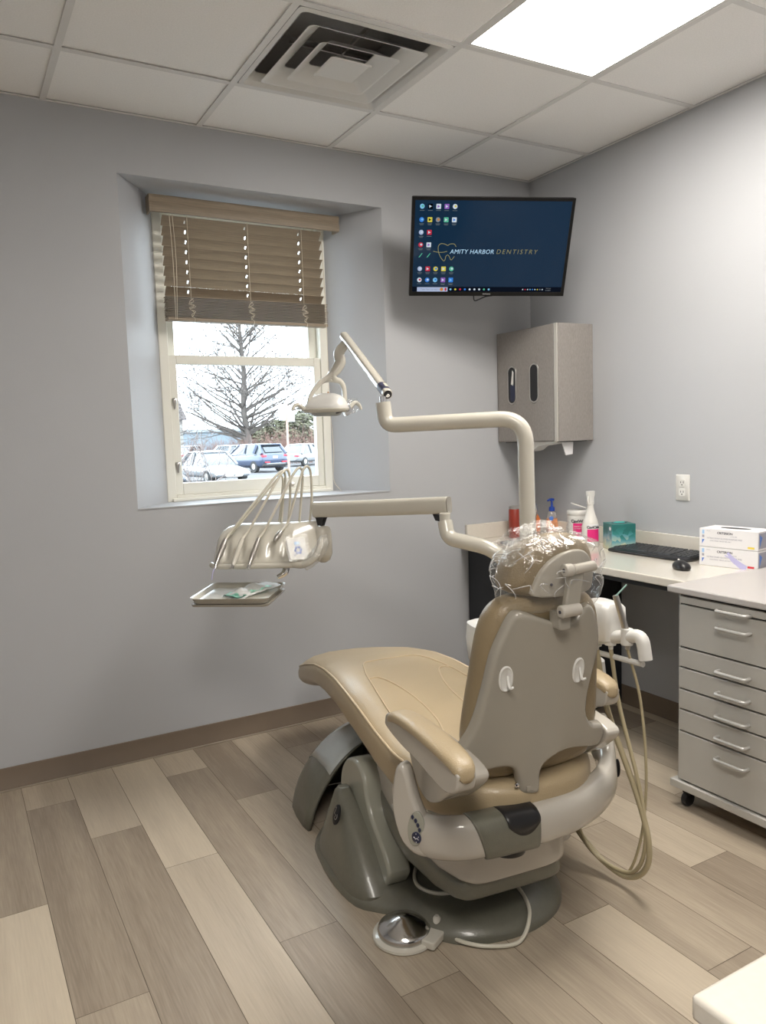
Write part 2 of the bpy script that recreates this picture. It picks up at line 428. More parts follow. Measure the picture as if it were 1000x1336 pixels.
# ceiling vent
vx, vy = (xs[2]+xs[3])/2, (ys[1]+ys[2])/2
t = empty('ceiling_vent', 'white square four-way ceiling air vent set in the tile grid', 'vent', (vx, vy, H))
def sqring(s0, z0, s1, z1, th, bm=None, rr=.02):
    bm = bm or bmesh.new(); R = []
    for s, z in ((s0, z0), (s1, z1), (s1-.0, z1+th), (s0-.004, z0+th)): R.append([(x, y, z) for x, y in rrect(-s, s, -s, s, min(rr, s*.4), 4)])
    return loft(R, False, closed=True, bm=bm)
fr = sqring(.292, -.001, .278, -.006, .003); sqring(.278, -.006, .245, .03, .003, fr)
obj('vent_frame', fr, M['white'], t, angle=60)
for s, w, dz in ((.222, .062, -.010), (.150, .056, -.016)):
    rb = sqring(s, dz, s-w, dz+.040, .003); sqring(s+.006, dz-.001, s, dz, .002, rb)
    obj('vent_louvre', rb, M['white'], t, angle=60)
cp = loft([[(x, y, z) for x, y in rrect(-s, s, -s, s, .012, 4)] for s, z in ((.082, -.018), (.078, -.022), (.045, .008), (.04, .012), (.001, .008))])
obj('vent_centre', cp, M['white'], t, angle=60)
bx = bmesh.new()
for q in ((-.29, -.286, -.29, .29, .0, .22), (.286, .29, -.29, .29, .0, .22), (-.29, .29, -.29, -.286, .0, .22), (-.29, .29, .286, .29, .0, .22), (-.29, .29, -.29, .29, .21, .22)): B(*q, bm=bx)
obj('vent_duct', bx, mat('duct_grey', (.38, .37, .36), .8), t, smooth=False)
br = bmesh.new()
for q in ((-.2, .2, -.004, .004), (-.004, .004, -.2, .2)): B(*q, .035, .045, br)
obj('vent_bracket', br, M['steel'], t, smooth=False)

# ------------------------------------------------------------------ window
YW = .27
w = bpy.data.objects.new('window_1', None); COL.objects.link(w); w['kind'] = 'structure'; w.location = (0, 0, 0)
fr = bmesh.new()
B(IX0-.02, IX0+.022, YW-.01, YW+.10, WZ0, WZ1, fr); B(IX1-.022, IX1+.02, YW-.01, YW+.10, WZ0, WZ1, fr)
B(IX0+.022, IX1-.022, YW-.01, YW+.10, WZ0, WZ0+.032, fr); B(IX0+.022, IX1-.022, YW-.01, YW+.10, WZ1-.04, WZ1, fr)
obj('window_frame', fr, M['vinylwin'], w, smooth=True, bevel=.003)
def sash(x0, x1, z0, z1, y0, y1, wl, wb, wt, nm):
    s = bmesh.new()
    B(x0, x0+wl, y0, y1, z0, z1, s); B(x1-wl, x1, y0, y1, z0, z1, s); B(x0+wl, x1-wl, y0, y1, z0, z0+wb, s); B(x0+wl, x1-wl, y0, y1, z1-wt, z1, s)
    so = obj(nm, s, M['vinylwin'], w, bevel=.003)
    obj('pane', B(x0+wl-.002, x1-wl+.002, (y0+y1)/2-.003, (y0+y1)/2+.003, z0+wb-.002, z1-wt+.002), M['glass'], so, smooth=False)
    return so
lo = sash(IX0+.022, IX1-.022, WZ0+.032, 1.757, YW+.0, YW+.035, .035, .055, .042, 'lower_sash')
up = sash(IX0+.022, IX1-.022, 1.72, WZ1-.04, YW+.04, YW+.075, .042, .04, .04, 'upper_sash')
for zz in (1.54, 1.245):
    obj('sash_lock', lathe([(.004, 0), (.006, .012), (.010, .03), (.012, .045), (.008, .05)], 12, c=(IX0+.037, YW-.006, zz-.03)), M['steel'], w)
st = obj('window_stool', B(IX0, IX1, YW-.035, YW, WZ0+.004, WZ0+.018), M['vinylwin'], w, bevel=.003)

# blind
t = empty('window_blind', 'brown wood-look slatted blind half raised over the window', 'blind', ((IX0+IX1)/2, .15, 2.35))
bx = -(IX0+IX1)/2
X0, X1 = -.46, .455
vb = prism([(-.008, .005), (-.010, .03), (-.004, .05), (-.010, .066), (-.006, .078), (.006, .078), (.006, .005)], X0, X1, 'x')
B(X0, X0+.01, 0, .06, .005, .078, vb); B(X1-.01, X1, 0, .06, .005, .078, vb)
obj('valance', vb, M['blind'], t, bevel=.0015)
sx0, sx1 = -.402, .365
def slat_bm():
    bm = bmesh.new(); hs_ = (-.30, -.02, .25); e = [sx0]+[v for h_ in hs_ for v in (h_-.0035, h_+.0035)]+[sx1]
    def zt(y): return .003*(1-(y/.0255)**2)
    for i in range(0, len(e), 2): prism([(-.0255, -.001), (-.012, .0013), (0, .0020), (.012, .0013), (.0255, -.001), (.0255, .0012), (.012, .0035), (0, .0042), (-.012, .0035), (-.0255, .0012)], e[i], e[i+1], 'x', bm)
    for i in range(1, len(e)-1, 2):
        for a, b in ((-.0255, -.0085), (.0085, .0255)): prism([(a, -.001+zt(a)*.75), (b, -.001+zt(b)*.75), (b, .0012+zt(b)*.75), (a, .0012+zt(a)*.75)], e[i], e[i+1], 'x', bm)
    return bm
for i in range(8):
    z = -.02-i*.0435; s = xf(prism([(-.0255, -.001), (0, .0015), (.0255, -.001), (.0255, .0012), (0, .0037), (-.0255, .0012)], sx0, sx1, 'x'), Matrix.Translation((0, .028, z)) @ Matrix.Rotation(RAD(-43), 4, 'X')) if False else slat_bm()
    xf(s, Matrix.Translation((0, .028, z)) @ Matrix.Rotation(RAD(-43), 4, 'X'))
    obj('slat', s, M['blind'], t, angle=80)
for i in range(13):
    z = -.350-i*.0071; dy = random.uniform(-.002, .002)
    s = prism([(-.0255, -.0012), (0, .0003), (.0255, -.0012), (.0255, .0012), (0, .0030), (-.0255, .0012)], sx0-.004+random.uniform(-.002, .002), sx1+.012+random.uniform(-.003, .003), 'x')
    xf(s, Matrix.Translation((0, .022+dy, z)) @ Matrix.Rotation(RAD(-.3), 4, 'Y')); obj('slat', s, M['blind'], t, angle=80)
obj('bottom_rail', B(sx0-.004, sx1+.012, -.004, .048, -.455, -.441), M['blind'], t, bevel=.003)
for x in (-.30, -.02, .25):
    c = bmesh.new()
    for yy in (.002, .054): tube([(x+.004, yy, .0), (x+.004, yy, -.36)], .0011, 5, 0, c)
    tube([(x, -.004, -.355), (x+.012, -.008, -.37), (x-.012, -.008, -.382), (x+.02, -.009, -.392), (x-.008, -.008, -.405), (x+.018, -.009, -.415), (x-.002, -.008, -.43), (x+.014, -.008, -.445), (x+.01, -.006, -.463)], .0013, 5, 5, c)
    tube([(x+.012, -.004, -.355), (x-.008, -.008, -.375), (x+.014, -.008, -.388), (x-.01, -.009, -.40), (x+.012, -.008, -.42), (x+.0, -.008, -.44)], .0013, 5, 5, c)
    obj('ladder_cord', c, M['cord'], t)
obj('lift_cord', tube([(-.375, -.004, .0), (-.37, -.006, -.2), (-.372, -.006, -.45)], .0014, 5, 4), M['cord'], t)
obj('lift_cord', tube([(-.362, -.004, .0), (-.356, -.006, -.2), (-.366, -.006, -.45)], .0014, 5, 4), M['cord'], t)
c = tube([(.355, -.004, 0), (.362, -.008, -.3), (.365, -.01, -.7), (.36, -.01, -.80), (.372, -.02, -1.05), (.365, -.02, -1.2), (.40, -.03, -1.262)], .0013, 5, 6)
co = obj('lift_cord', c, M['cord'], t)
obj('cord_tassel', lathe([(.003, .03), (.005, .025), (.007, 0), (.004, -.004)], 10, c=(.358, -.012, -.80)), mat('tassel', (.4, .2, .1), .5), co)

# ------------------------------------------------------------------ television
tv = empty('television', 'wall-mounted flat television angled across the corner, blue desktop showing', 'television')
tvm = Matrix.Translation((-.596, -.427, 2.195)) @ Matrix.Rotation(-.466, 4, 'Z') @ Matrix.Rotation(.425, 4, 'X') @ Matrix.Rotation(.026, 4, 'Y')
tv.matrix_world = tvm
TW, TH = .735, .435
obj('television_body', loft([[(x, y, z) for x, z in rrect(-TW/2+i, TW/2-i, -TH/2+i, TH/2-i, .006)] for y, i in ((0, .001), (.002, 0), (.022, 0), (.045, .05))]), M['black'], tv)
bz = bmesh.new(); e = .014
for q in ((-TW/2, -TW/2+e, -TH/2, TH/2), (TW/2-e, TW/2, -TH/2, TH/2), (-TW/2+e, TW/2-e, TH/2-e, TH/2), (-TW/2+e, TW/2-e, -TH/2, -TH/2+.019)): B(q[0], q[1], -.004, .001, q[2], q[3], bz)
obj('bezel', bz, mat('bezel_black', (.006, .006, .006), .3, spec=.25), tv, smooth=False)
SX, SZ, sw, sh = -TW/2+e, -TH/2+.019, TW-2*e, TH-e-.019
scr = obj('screen', B(SX, SX+sw, -.0015, 0, SZ, SZ+sh), M['screenb'], tv, smooth=False)
E = {k: emis('screen_'+k, c, s) for k, c, s in (('white', (.75, .85, .95), .75), ('cyan', (.25, .6, .9), .8), ('blue', (.05, .25, .8), .8), ('green', (.15, .7, .45), .6), ('red', (.7, .04, .08), .7), ('yellow', (.85, .75, .1), .7),
     ('gold', (.55, .50, .22), .55), ('purple', (.35, .15, .6), .7), ('orange', (.8, .3, .05), .7), ('pale', (.55, .65, .9), .7), ('tb', (.004, .006, .012), 1.), ('letter', (.50, .75, .95), .85), ('dim', (.35, .42, .45), .35), ('grey', (.4, .45, .5), .5), ('black', (.0, .0, .0), 1))}
def sxz(u, v):   # u, v in 0..1 across the screen, v from the top
    return SX+u*sw, SZ+(1-v)*sh
def spoly(poly, m, name='screen_icon', d=.0003, par=None):
    return prism(poly, -.0016-d, -.0015, 'y')
# taskbar
x0, z0 = sxz(0, 1); x1, z1 = sxz(1, .943)
obj('taskbar', spoly([(x0, z0), (x1, z0), (x1, z1), (x0, z1)], None, d=.0002), E['tb'], scr, smooth=False)
x0, z0 = sxz(.032, .998); x1, z1 = sxz(.235, .948)
obj('search_box', spoly([(x0, z0), (x1, z0), (x1, z1), (x0, z1)], None, d=.0004), E['pale'], scr, smooth=False)
icons = []
pal = ['blue', 'cyan', 'black', 'white', 'white', 'white']
def icon(u, v, base, acc, shape='sq', r=.0105):
    cx, cz = sxz(u, v)
    p = rrect(cx-r, cx+r, cz-r, cz+r, .002, 2) if shape == 'sq' else ell(cx, cz, r, r, 16)
    o = obj('screen_icon', spoly(p, None, d=.0005), E[base], scr, smooth=False)
    q = ell(cx+r*.2, cz+r*.1, r*.5, r*.45, 10) if shape == 'rd' else [(cx-r*.5, cz-r*.6), (cx+r*.6, cz), (cx-r*.5, cz+r*.6)]
    obj('icon_mark', spoly(q, None, d=.0008), E[acc], o, smooth=False)
    b = bmesh.new()
    for k in range(2 if (u*37+v*11) % 1 > .4 else 1):
        ww = r*(1.0-.25*k); prism([(cx-ww, cz-r*1.75-k*.0045), (cx+ww, cz-r*1.75-k*.0045), (cx+ww, cz-r*1.55-k*.0045), (cx-ww, cz-r*1.55-k*.0045)], -.0018, -.0015, 'y', b)
    obj('icon_caption', b, E['dim'], o, smooth=False)
rows = [(.045, [('cyan', 'green', 'rd'), ('black', 'white', 'sq'), ('white', 'purple', 'sq'), ('purple', 'white', 'sq'), ('white', 'yellow', 'rd')]),
        (.185, [('blue', 'cyan', 'rd'), ('yellow', 'black', 'sq'), ('grey', 'orange', 'rd'), ('green', 'white', 'sq'), ('white', 'blue', 'sq')]),
        (.32, [('pale', 'white', 'rd'), ('red', 'white', 'sq')]), (.455, [('red', 'white', 'rd'), ('white', 'purple', 'sq')]),
        (.59, [('green', 'white', 'sl'), ('green', 'white', 'sl')]),
        (.72, [('pale', 'white', 'rd'), ('red', 'white', 'sq'), ('yellow', 'blue', 'rd'), ('yellow', 'white', 'sq'), ('green', 'white', 'rd')]),
        (.845, [('white', 'red', 'rd'), ('blue', 'white', 'rd'), ('cyan', 'blue', 'rd'), ('purple', 'white', 'sq'), ('blue', 'cyan', 'sq')])]
for v, L_ in rows:
    for i, (a, b_, s_) in enumerate(L_):
        if s_ == 'sl':
            cx, cz = sxz(.045+i*.052, v); obj('screen_icon', spoly([(cx-.008, cz-.009), (cx-.003, cz-.009), (cx+.010, cz+.009), (cx+.006, cz+.009)], None, d=.0005), E['green'], scr, smooth=False)
        else: icon(.045+i*.052, v+.02, a, b_, s_)
for i in range(9):
    cx, cz = sxz(.255+i*.032, .972); obj('taskbar_icon', spoly(ell(cx, cz, .005, .0045, 10), None, d=.0006), E[['cyan', 'yellow', 'red', 'blue', 'white', 'white', 'white', 'green', 'cyan'][i]], scr, smooth=False)
for i in range(9):
    cx, cz = sxz(.74+i*.0165, .972); obj('taskbar_icon', spoly(ell(cx, cz, .003, .003, 8), None, d=.0006), E[['white', 'red', 'white', 'cyan', 'blue', 'white', 'yellow', 'grey', 'white'][i]], scr, smooth=False)
cx, cz = sxz(.195, .972); obj('search_picture', spoly(ell(cx, cz, .008, .008, 8), None, d=.0006), E['orange'], scr, smooth=False)
cx, cz = sxz(.222, .972); obj('search_picture', spoly(ell(cx, cz, .005, .008, 8), None, d=.0006), E['red'], scr, smooth=False)
RX = Matrix.Rotation(pi/2, 4, 'X')
def stext(s, u, v, size, m, **k):
    x, z = sxz(u, v); return text('screen_lettering', s, m, size, scr, mtx=Matrix.Translation((x, -.0019, z)) @ RX, ext=.0001, **k)
stext('Type here to search', .055, .982, .0115, E['dim'])
stext('AMITY HARBOR', .236, .570, .0275, E['letter'], shear=.18, space=1.04)
stext('DENTISTRY', .538, .570, .029, E['gold'], shear=.2, space=1.36, bold=-.0004)
stext('7:57 AM', .895, .966, .007, E['grey']); stext('3/1/2024', .893, .988, .007, E['grey'])
# tooth emblem drawn with a line
def uvline(P): return [Vector((sxz(u, v)[0], -.0019, sxz(u, v)[1])) for u, v in P]
tb = tube(uvline([(.275, .495), (.262, .465), (.235, .465), (.22, .48), (.20, .465), (.175, .462), (.160, .49), (.162, .55), (.178, .61), (.198, .65), (.208, .635), (.212, .60), (.224, .585), (.235, .605), (.248, .64), (.268, .60)]), .0012, 5, 5)
tube(uvline([(.128, .545), (.16, .555), (.19, .555), (.218, .545)]), .0011, 5, 5, tb)
obj('tooth_emblem', tb, E['gold'], scr)
text('brand_lettering', 'SAMSUNG', mat('silver_print', (.5, .5, .5), .4), .008, tv, mtx=Matrix.Translation((-.02, -.0045, -TH/2+.007)) @ RX, ext=.0002)
cb_ = tube([(-.06, .01, -.218), (-.055, .0, -.24), (-.03, .01, -.236), (0, .02, -.226), (.03, .02, -.222)], .003, 6, 6)
obj('power_cable', cb_, M['black'], tv)
obj('wall_bracket', rounded_tube([(.0, .045, .0), (.0, .12, .02), (.25, .28, .09)], .018, .03), M['black'], tv)
tvm_i = tvm

# ------------------------------------------------------------------ dispenser cabinet in the corner
t = empty('dispenser_cabinet', 'woven grey corner cabinet with two oval slots hung above the sink', 'dispenser cabinet', (0, 0, 1.30))
poly = [(-.232, -.001), (-.222, -.452), (-.001, -.458), (-.001, -.001)]
# real corner box: front door faces the room
zc0, zc1 = 0., .572
cabp = [(-.236, -.002), (-.222, -.46), (-.002, -.468), (-.002, -.002)]
cbm = prism(cabp, zc0, zc1, 'z')
obj('cabinet_body', cbm, M['weave'], t, bevel=.002)
dv = Vector((-.222+.236, -.46+.002, 0)); dl = dv.length; dv.normalize(); nv = Vector((dv.y, -dv.x, 0))
nv = Vector((-1, 0, 0)) if nv.x > 0 else nv
def dpt(s, z, o=0.): p = Vector((-.236, -.002, 0))+dv*s+nv*o; return (p.x, p.y, z)
def dprism(poly, o0, o1):
    bm = bmesh.new(); a = [bm.verts.new(dpt(s, z, o0)) for s, z in poly]; b = [bm.verts.new(dpt(s, z, o1)) for s, z in poly]; n = len(poly)
    bm.faces.new(a); bm.faces.new(b[::-1])
    for i in range(n): bm.faces.new((a[i], a[(i+1) % n], b[(i+1) % n], b[i]))
    return bm
door = obj('door', dprism([(.012, .004), (dl-.028, .004), (dl-.028, .568), (.012, .568)], .0, .006), M['weave'], t, bevel=.001)
obj('edge_trim', dprism([(dl-.024, 0), (dl-.004, 0), (dl-.004, .572), (dl-.024, .572)], .0, .007), M['cab'], t, bevel=.001)
def stad(cs, z0, z1, r): return [(cs+r*cos(a), z1-r+r*sin(a)) for a in [pi*i/8 for i in range(9)]]+[(cs+r*cos(a), z0+r+r*sin(a)) for a in [pi+pi*i/8 for i in range(9)]]
for cs, a in ((.125, 0), (.292, 1)):
    s = obj('slot_rim', dprism(stad(cs, .195, .395, .034), .005, .0085), M['steel'], door, bevel=.001)
    obj('slot_opening', dprism(stad(cs, .203, .387, .026), .006, .0092), M['black'], door, smooth=False)
    if a == 0:
        obj('slot_contents', dprism(stad(cs+.006, .21, .30, .018), .007, .0098), M['navy'], door, bevel=.0003)
        obj('slot_contents', dprism([(cs-.006, .30), (cs+.012, .29), (cs+.016, .36), (cs+.006, .372)], .007, .0098), M['white'], door, bevel=.0003)
obj('lower_tray', prism([(-.20, -.004), (-.215, -.02), (-.20, -.045), (-.14, -.02), (-.05, -.006), (-.02, .0)], -.36, -.14, 'y') if False else dprism([(.20, .006), (.205, -.03), (.225, -.05), (.26, -.045), (.30, -.022), (.40, -.012), (.44, .006)], -.08, -.01), M['white'], t, bevel=.002)
obj('paper_tab', prism([(-.175, .0), (-.100, .0), (-.105, -.066), (-.150, -.070)], -.43, -.422, 'y'), M['paper'], t, bevel=.001)
obj('underside_tray', B(-.2, -.02, -.44, -.02, -.004, .0), M['black'], t, smooth=False)

# ------------------------------------------------------------------ outlet
t = empty('wall_outlet', 'white double power outlet on the right wall above the gloves', 'outlet', (0, -1.011, 1.084))
obj('cover_plate', loft([[(x, y, z) for y, z in rrect(-a, a, -b, b, .004)] for x, a, b in ((-.001, .037, .058), (-.003, .037, .058), (-.006, .034, .055))]), M['white'], t)
for zz in (.021, -.021):
    r = obj('receptacle', loft([[(x, y, z) for y, z in rrect(-.017, .017, zz-.017, zz+.017, .008)] for x in (-.005, -.008)]), M['white'], t, bevel=.0008)
    s = bmesh.new(); B(-.0084, -.0078, -.009, -.006, zz-.002, zz+.008, s); B(-.0084, -.0078, .005, .008, zz-.001, zz+.007, s); B(-.0084, -.0078, -.003, .003, zz-.011, zz-.006, s)
    obj('socket_slots', s, M['black'], r, smooth=False)

# ------------------------------------------------------------------ counter
CZ = .79
t = empty('counter', 'cream L-shaped worktop with upstand along the right wall', 'counter', (0, 0, CZ))
top = prism([(-.50, -.003), (-.003, -.003), (-.003, -1.486), (-.525, -1.486), (-.53, -.2)], -.032, 0, 'z')
obj('worktop', top, M['counter'], t, bevel=.004)
obj('backsplash', B(-.47, -.003, -.022, -.003, .0005, .082), M['counter'], t, bevel=.002)
obj('backsplash', B(-.022, -.003, -1.98, -.024, .0005, .082), M['counter'], t, bevel=.002)
sk = obj('sink_bowl', lathe([(.135, .0015), (.140, .0018), (.132, .0022), (.128, .0006), (.02, .0004)], 36, c=(-.31, -.29, 0)), M['chrome'], t, label='round inset sink bowl')
obj('sink_bowl_shade', lathe([(.12, .0024), (.001, .0024)], 30, c=(-.31, -.29, 0)), mat('sink_shadow', (.03, .03, .03), .3), sk)  # dark disc standing in for the shade inside the bowl
t = empty('sink_cabinet', 'black base cabinet under the sink end of the counter', 'cabinet', (-.2, -.33, 0))
obj('cabinet_body', B(-.245, .19, -.33, .325, .0, .757), M['blackc'], t, bevel=.002)
obj('door', B(-.262, -.246, -.32, -.0, .08, .74), M['blackc'], t, bevel=.002)
obj('door', B(-.262, -.246, .004, .315, .08, .74), M['blackc'], t, bevel=.002)
t = obj('counter_bracket', B(-.5, -.0005, -1.46, -.70, .735, .7578), M['blackc'], None, bevel=.002); tag(t, 'black support rail beneath the desk part of the counter', 'support rail')

def place(name, label, cat, x, y, z=CZ, rz=0., **k): return empty(name, label, cat, (x, y, z+.0005), rz, **k)

# faucet
t = place('faucet', 'chrome gooseneck faucet behind the beige pole', 'faucet', -.14, -.165)
obj('spout', tube([(0, 0, 0), (0, 0, .12), (-.01, -.0, .16), (-.04, -.02, .185), (-.08, -.04, .165), (-.085, -.045, .13)], [.016, .014, .013, .012, .012, .011], 14, 6), M['chrome'], t)
obj('faucet_base', lathe([(.026, 0), (.026, .01), (.018, .02), (.016, .05)], 24), M['chrome'], t)
obj('lever', tube([(0, 0, .09), (.005, -.01, .15), (-.005, .0, .20), (-.03, .01, .245)], [.013, .016, .012, .005], 12, 6), M['chrome'], t)
# red canister
t = place('canister', 'dark red canister half hidden behind the beige pole', 'canister', -.22, -.11)
obj('can', lathe([(.0305, 0), (.032, .004), (.032, .15), (.029, .155)], 28), M['dkred'], t)
obj('lid', lathe([(.0305, .155), (.0305, .168), (.02, .172)], 28), mat('lid_grey', (.28, .27, .26), .4), t)
# orange bottle behind faucet
t = place('cleaner_bottle', 'orange liquid bottle beside the faucet', 'bottle', -.085, -.12)
obj('bottle_body', lathe([(.022, 0), (.025, .005), (.025, .09), (.01, .12)], 24), M['orange'], t)
obj('cap', lathe([(.011, .12), (.011, .14), (.008, .142)], 16), M['white'], t)
# soap pump
t = place('soap_bottle', 'clear bottle of orange soap with a blue pump', 'soap bottle', -.05, -.21)
obj('bottle_body', loft([[(x, y, z) for x, y in se(28, a, b, 3)] for z, a, b in ((0, .032, .022), (.004, .034, .024), (.035, .033, .023), (.10, .028, .02), (.13, .02, .016), (.138, .011, .011))]), glass_mat('soap_clear', (.93, .90, .86), .1, white=.22), t)
obj('soap', loft([[(x, y, z) for x, y in se(28, a, b, 3)] for z, a, b in ((.003, .030, .020), (.045, .029, .020))]), M['orange'], t)
obj('bottle_label', loft([[(x, y, z) for x, y in se(28, a, b, 3)] for z, a, b in ((.05, .0322, .0226), (.098, .0285, .0206))], cap=False), mat('soap_label', (.75, .33, .16), .5, var=.3, vscale=40), t)
lb = obj('label_emblem', xf(lathe([(.012, 0), (.012, .002), (.010, .003)], 16), Matrix.Translation((-.022, -.020, .10)) @ Matrix.Rotation(RAD(90), 4, 'X') @ Matrix.Rotation(RAD(-30), 4, 'Y')), M['blue'], t)
pm = obj('pump', lathe([(.016, .138), (.016, .158), (.006, .162), (.005, .19), (.014, .193), (.014, .203), (.006, .206)], 20), M['pump'], t)
obj('pump_nozzle', tube([(0, 0, .198), (-.03, -.01, .198), (-.038, -.012, .194)], .0045, 8, 3), M['pump'], pm)
# wipes tub
t = place('wipes_tub', 'round white tub of disinfecting wipes with its lid flipped up', 'tub', -.09, -.45)
pf = [(.050, 0), (.052, .004), (.052, .03)]
for i in range(6): pf += [(.0545, .036+i*.017), (.0545, .048+i*.017), (.0535, .050+i*.017)]
pf += [(.055, .14), (.057, .143), (.057, .158), (.053, .162)]
obj('tub_body', lathe(pf, 40), M['white'], t)
obj('lid', xf(lathe([(.040, 0), (.041, .002), (.041, .004), (.039, .006)], 32), Matrix.Translation((.012, .012, .180)) @ Matrix.Rotation(RAD(20), 4, Vector((.49, .87, 0)))), M['white'], t)
def curvedlabel(r, a0, a1, z0, z1, m, name, par, dr=.0006):
    bm = bmesh.new(); n = 14
    inn = [[(r2*cos(RAD(a0+(a1-a0)*i/n)), r2*sin(RAD(a0+(a1-a0)*i/n)), z) for r2, z in ((r, z0), (r+dr, z0), (r+dr, z1), (r, z1))] for i in range(n+1)]
    return obj(name, loft(inn), m, par)
def curvetext(s, r, amid, z, size, m, par, bold=0., name='label_lettering'):
    o = text(name, s, m, size, par, align='CENTER', bold=bold)
    for v in o.data.vertices:
        a = RAD(amid)+v.co.x/r; rr = r+.0009+v.co.z; zz = z+v.co.y; v.co = (rr*cos(a), rr*sin(a), zz)
    return o
curvedlabel(.0547, 198, 262, .030, .100, M['pink'], 'product_label', t)
curvetext('CaviWipes', .0552, 236, .104, .021, M['ink'], t, .0006)
curvetext('3M', .0562, 246, .040, .024, M['paper'], t, .0008)
curvetext('DISINFECTING', .0562, 228, .082, .007, M['paper'], t)
curvetext('TOWELETTES', .0562, 228, .072, .007, M['paper'], t)
# spray bottle
t = place('spray_bottle', 'tall white spray bottle with narrow neck beside the wipes tub', 'spray bottle', -.155, -.60)
obj('bottle_body', lathe([(.036, 0), (.040, .005), (.042, .06), (.041, .10), (.034, .128), (.024, .155), (.017, .18), (.015, .195), (.0155, .215)], 36), M['bottle'], t)
sh_ = obj('trigger_head', loft([[(x, y, z) for x, y in se(20, a, b, 4)] for z, a, b in ((.205, .016, .014), (.235, .017, .013), (.25, .021, .014), (.268, .021, .014))]), M['white'], t, bevel=.001)
obj('trigger', tube([(-.018, -.004, .245), (-.024, -.007, .225), (-.018, -.006, .205)], .004, 8, 4), M['white'], t)
curvedlabel(.0421, 205, 285, .028, .088, M['pink'], 'product_label', t)
curvedlabel(.0418, 205, 285, .088, .112, M['paper'], 'product_label', t)
curvetext('CaviCide', .0424, 245, .092, .017, M['ink'], t, .0006)
# tissue box
t = place('tissue_box', 'teal patterned cube tissue box on the counter', 'tissue box', -.105, -.735, rz=RAD(-25))
obj('box_body', B(-.057, .057, -.057, .057, 0, .122), M['teal'], t, bevel=.002)
obj('opening', prism(ell(0, 0, .038, .024), .1222, .1228, 'z'), M['ink'], t, smooth=False)
obj('tissue_flap', jit(loft([[(x, y, z) for x, y in se(16, a, b, 2)] for z, a, b in ((.1229, .03, .012), (.127, .024, .008), (.129, .01, .002))]), .004, 60), mat('flap_teal', (.05, .35, .32), .5), t)
obj('emblem', B(-.02, .02, -.0578, -.057, .085, .10) if False else xf(prism(ell(0, 0, .012, .009), 0, .0005, 'x'), Matrix.Translation((-.0578, -.035, .10))), M['paper'], t, smooth=False)

# keyboard
t = place('keyboard', 'black computer keyboard lying on the counter', 'keyboard', -.125, -.975, rz=RAD(1))
kb = prism([(-.078, .002), (.078, .006), (.078, .026), (.055, .026), (-.07, .014), (-.078, .010)], -.215, .215, 'y')
obj('keyboard_case', kb, M['black'], t, bevel=.003)
keym = mat('key_black', (.022, .022, .024), .4)
kr = random.Random(3)
rowsk = [(.058, [1]*15+[.4]+[1]*4), (.036, [1]*13+[1.6]+[.4]+[1]*4), (.017, [1.4]+[1]*12+[1.2]+[.4]+[1]*4), (-.002, [1.7]+[1]*11+[1.9]+[.4]+[1]*4), (-.021, [2.2]+[1]*10+[2.4]+[.4]+[1]*4), (-.041, [1.3, 1.1, 1.3, 5.2, 1.3, 1.1, 1.3, 2]+[.4]+[1]*4)]
for x, ws in rowsk:
    tot = sum(ws); yy = .208; s = .416/tot; h = .0155+(x+.06)*.094
    for wk in ws:
        a = yy; yy -= wk*s
        if wk == .4: continue
        b = bmesh.new(); R_ = []
        for ins, z in ((.0008, h), (.0026, h+.0042)): R_.append([(x+.0092-ins, a-ins, z+.0012), (x-.0092+ins, a-ins, z-.0012), (x-.0092+ins, yy+ins, z-.0012), (x+.0092-ins, yy+ins, z+.0012)])
        obj('key', loft(R_, bm=b), keym, t, smooth=False)
# mouse
t = place('computer_mouse', 'black wireless mouse in front of the keyboard', 'mouse', -.33, -1.275, rz=RAD(60))
obj('mouse_shell', loft([[(x, y*1.0, z) for x, y in se(28, a, b, 2.3)] for z, a, b in ((0, .048, .028), (.006, .052, .032), (.016, .051, .031), (.026, .042, .024), (.033, .027, .014), (.035, .012, .006))]), M['black'], t, sub=1)
obj('scroll_wheel', xf(lathe([(.006, -.003), (.007, 0), (.006, .003)], 14), Matrix.Translation((.03, 0, .031)) @ Matrix.Rotation(pi/2, 4, 'X')), M['handle'], t)

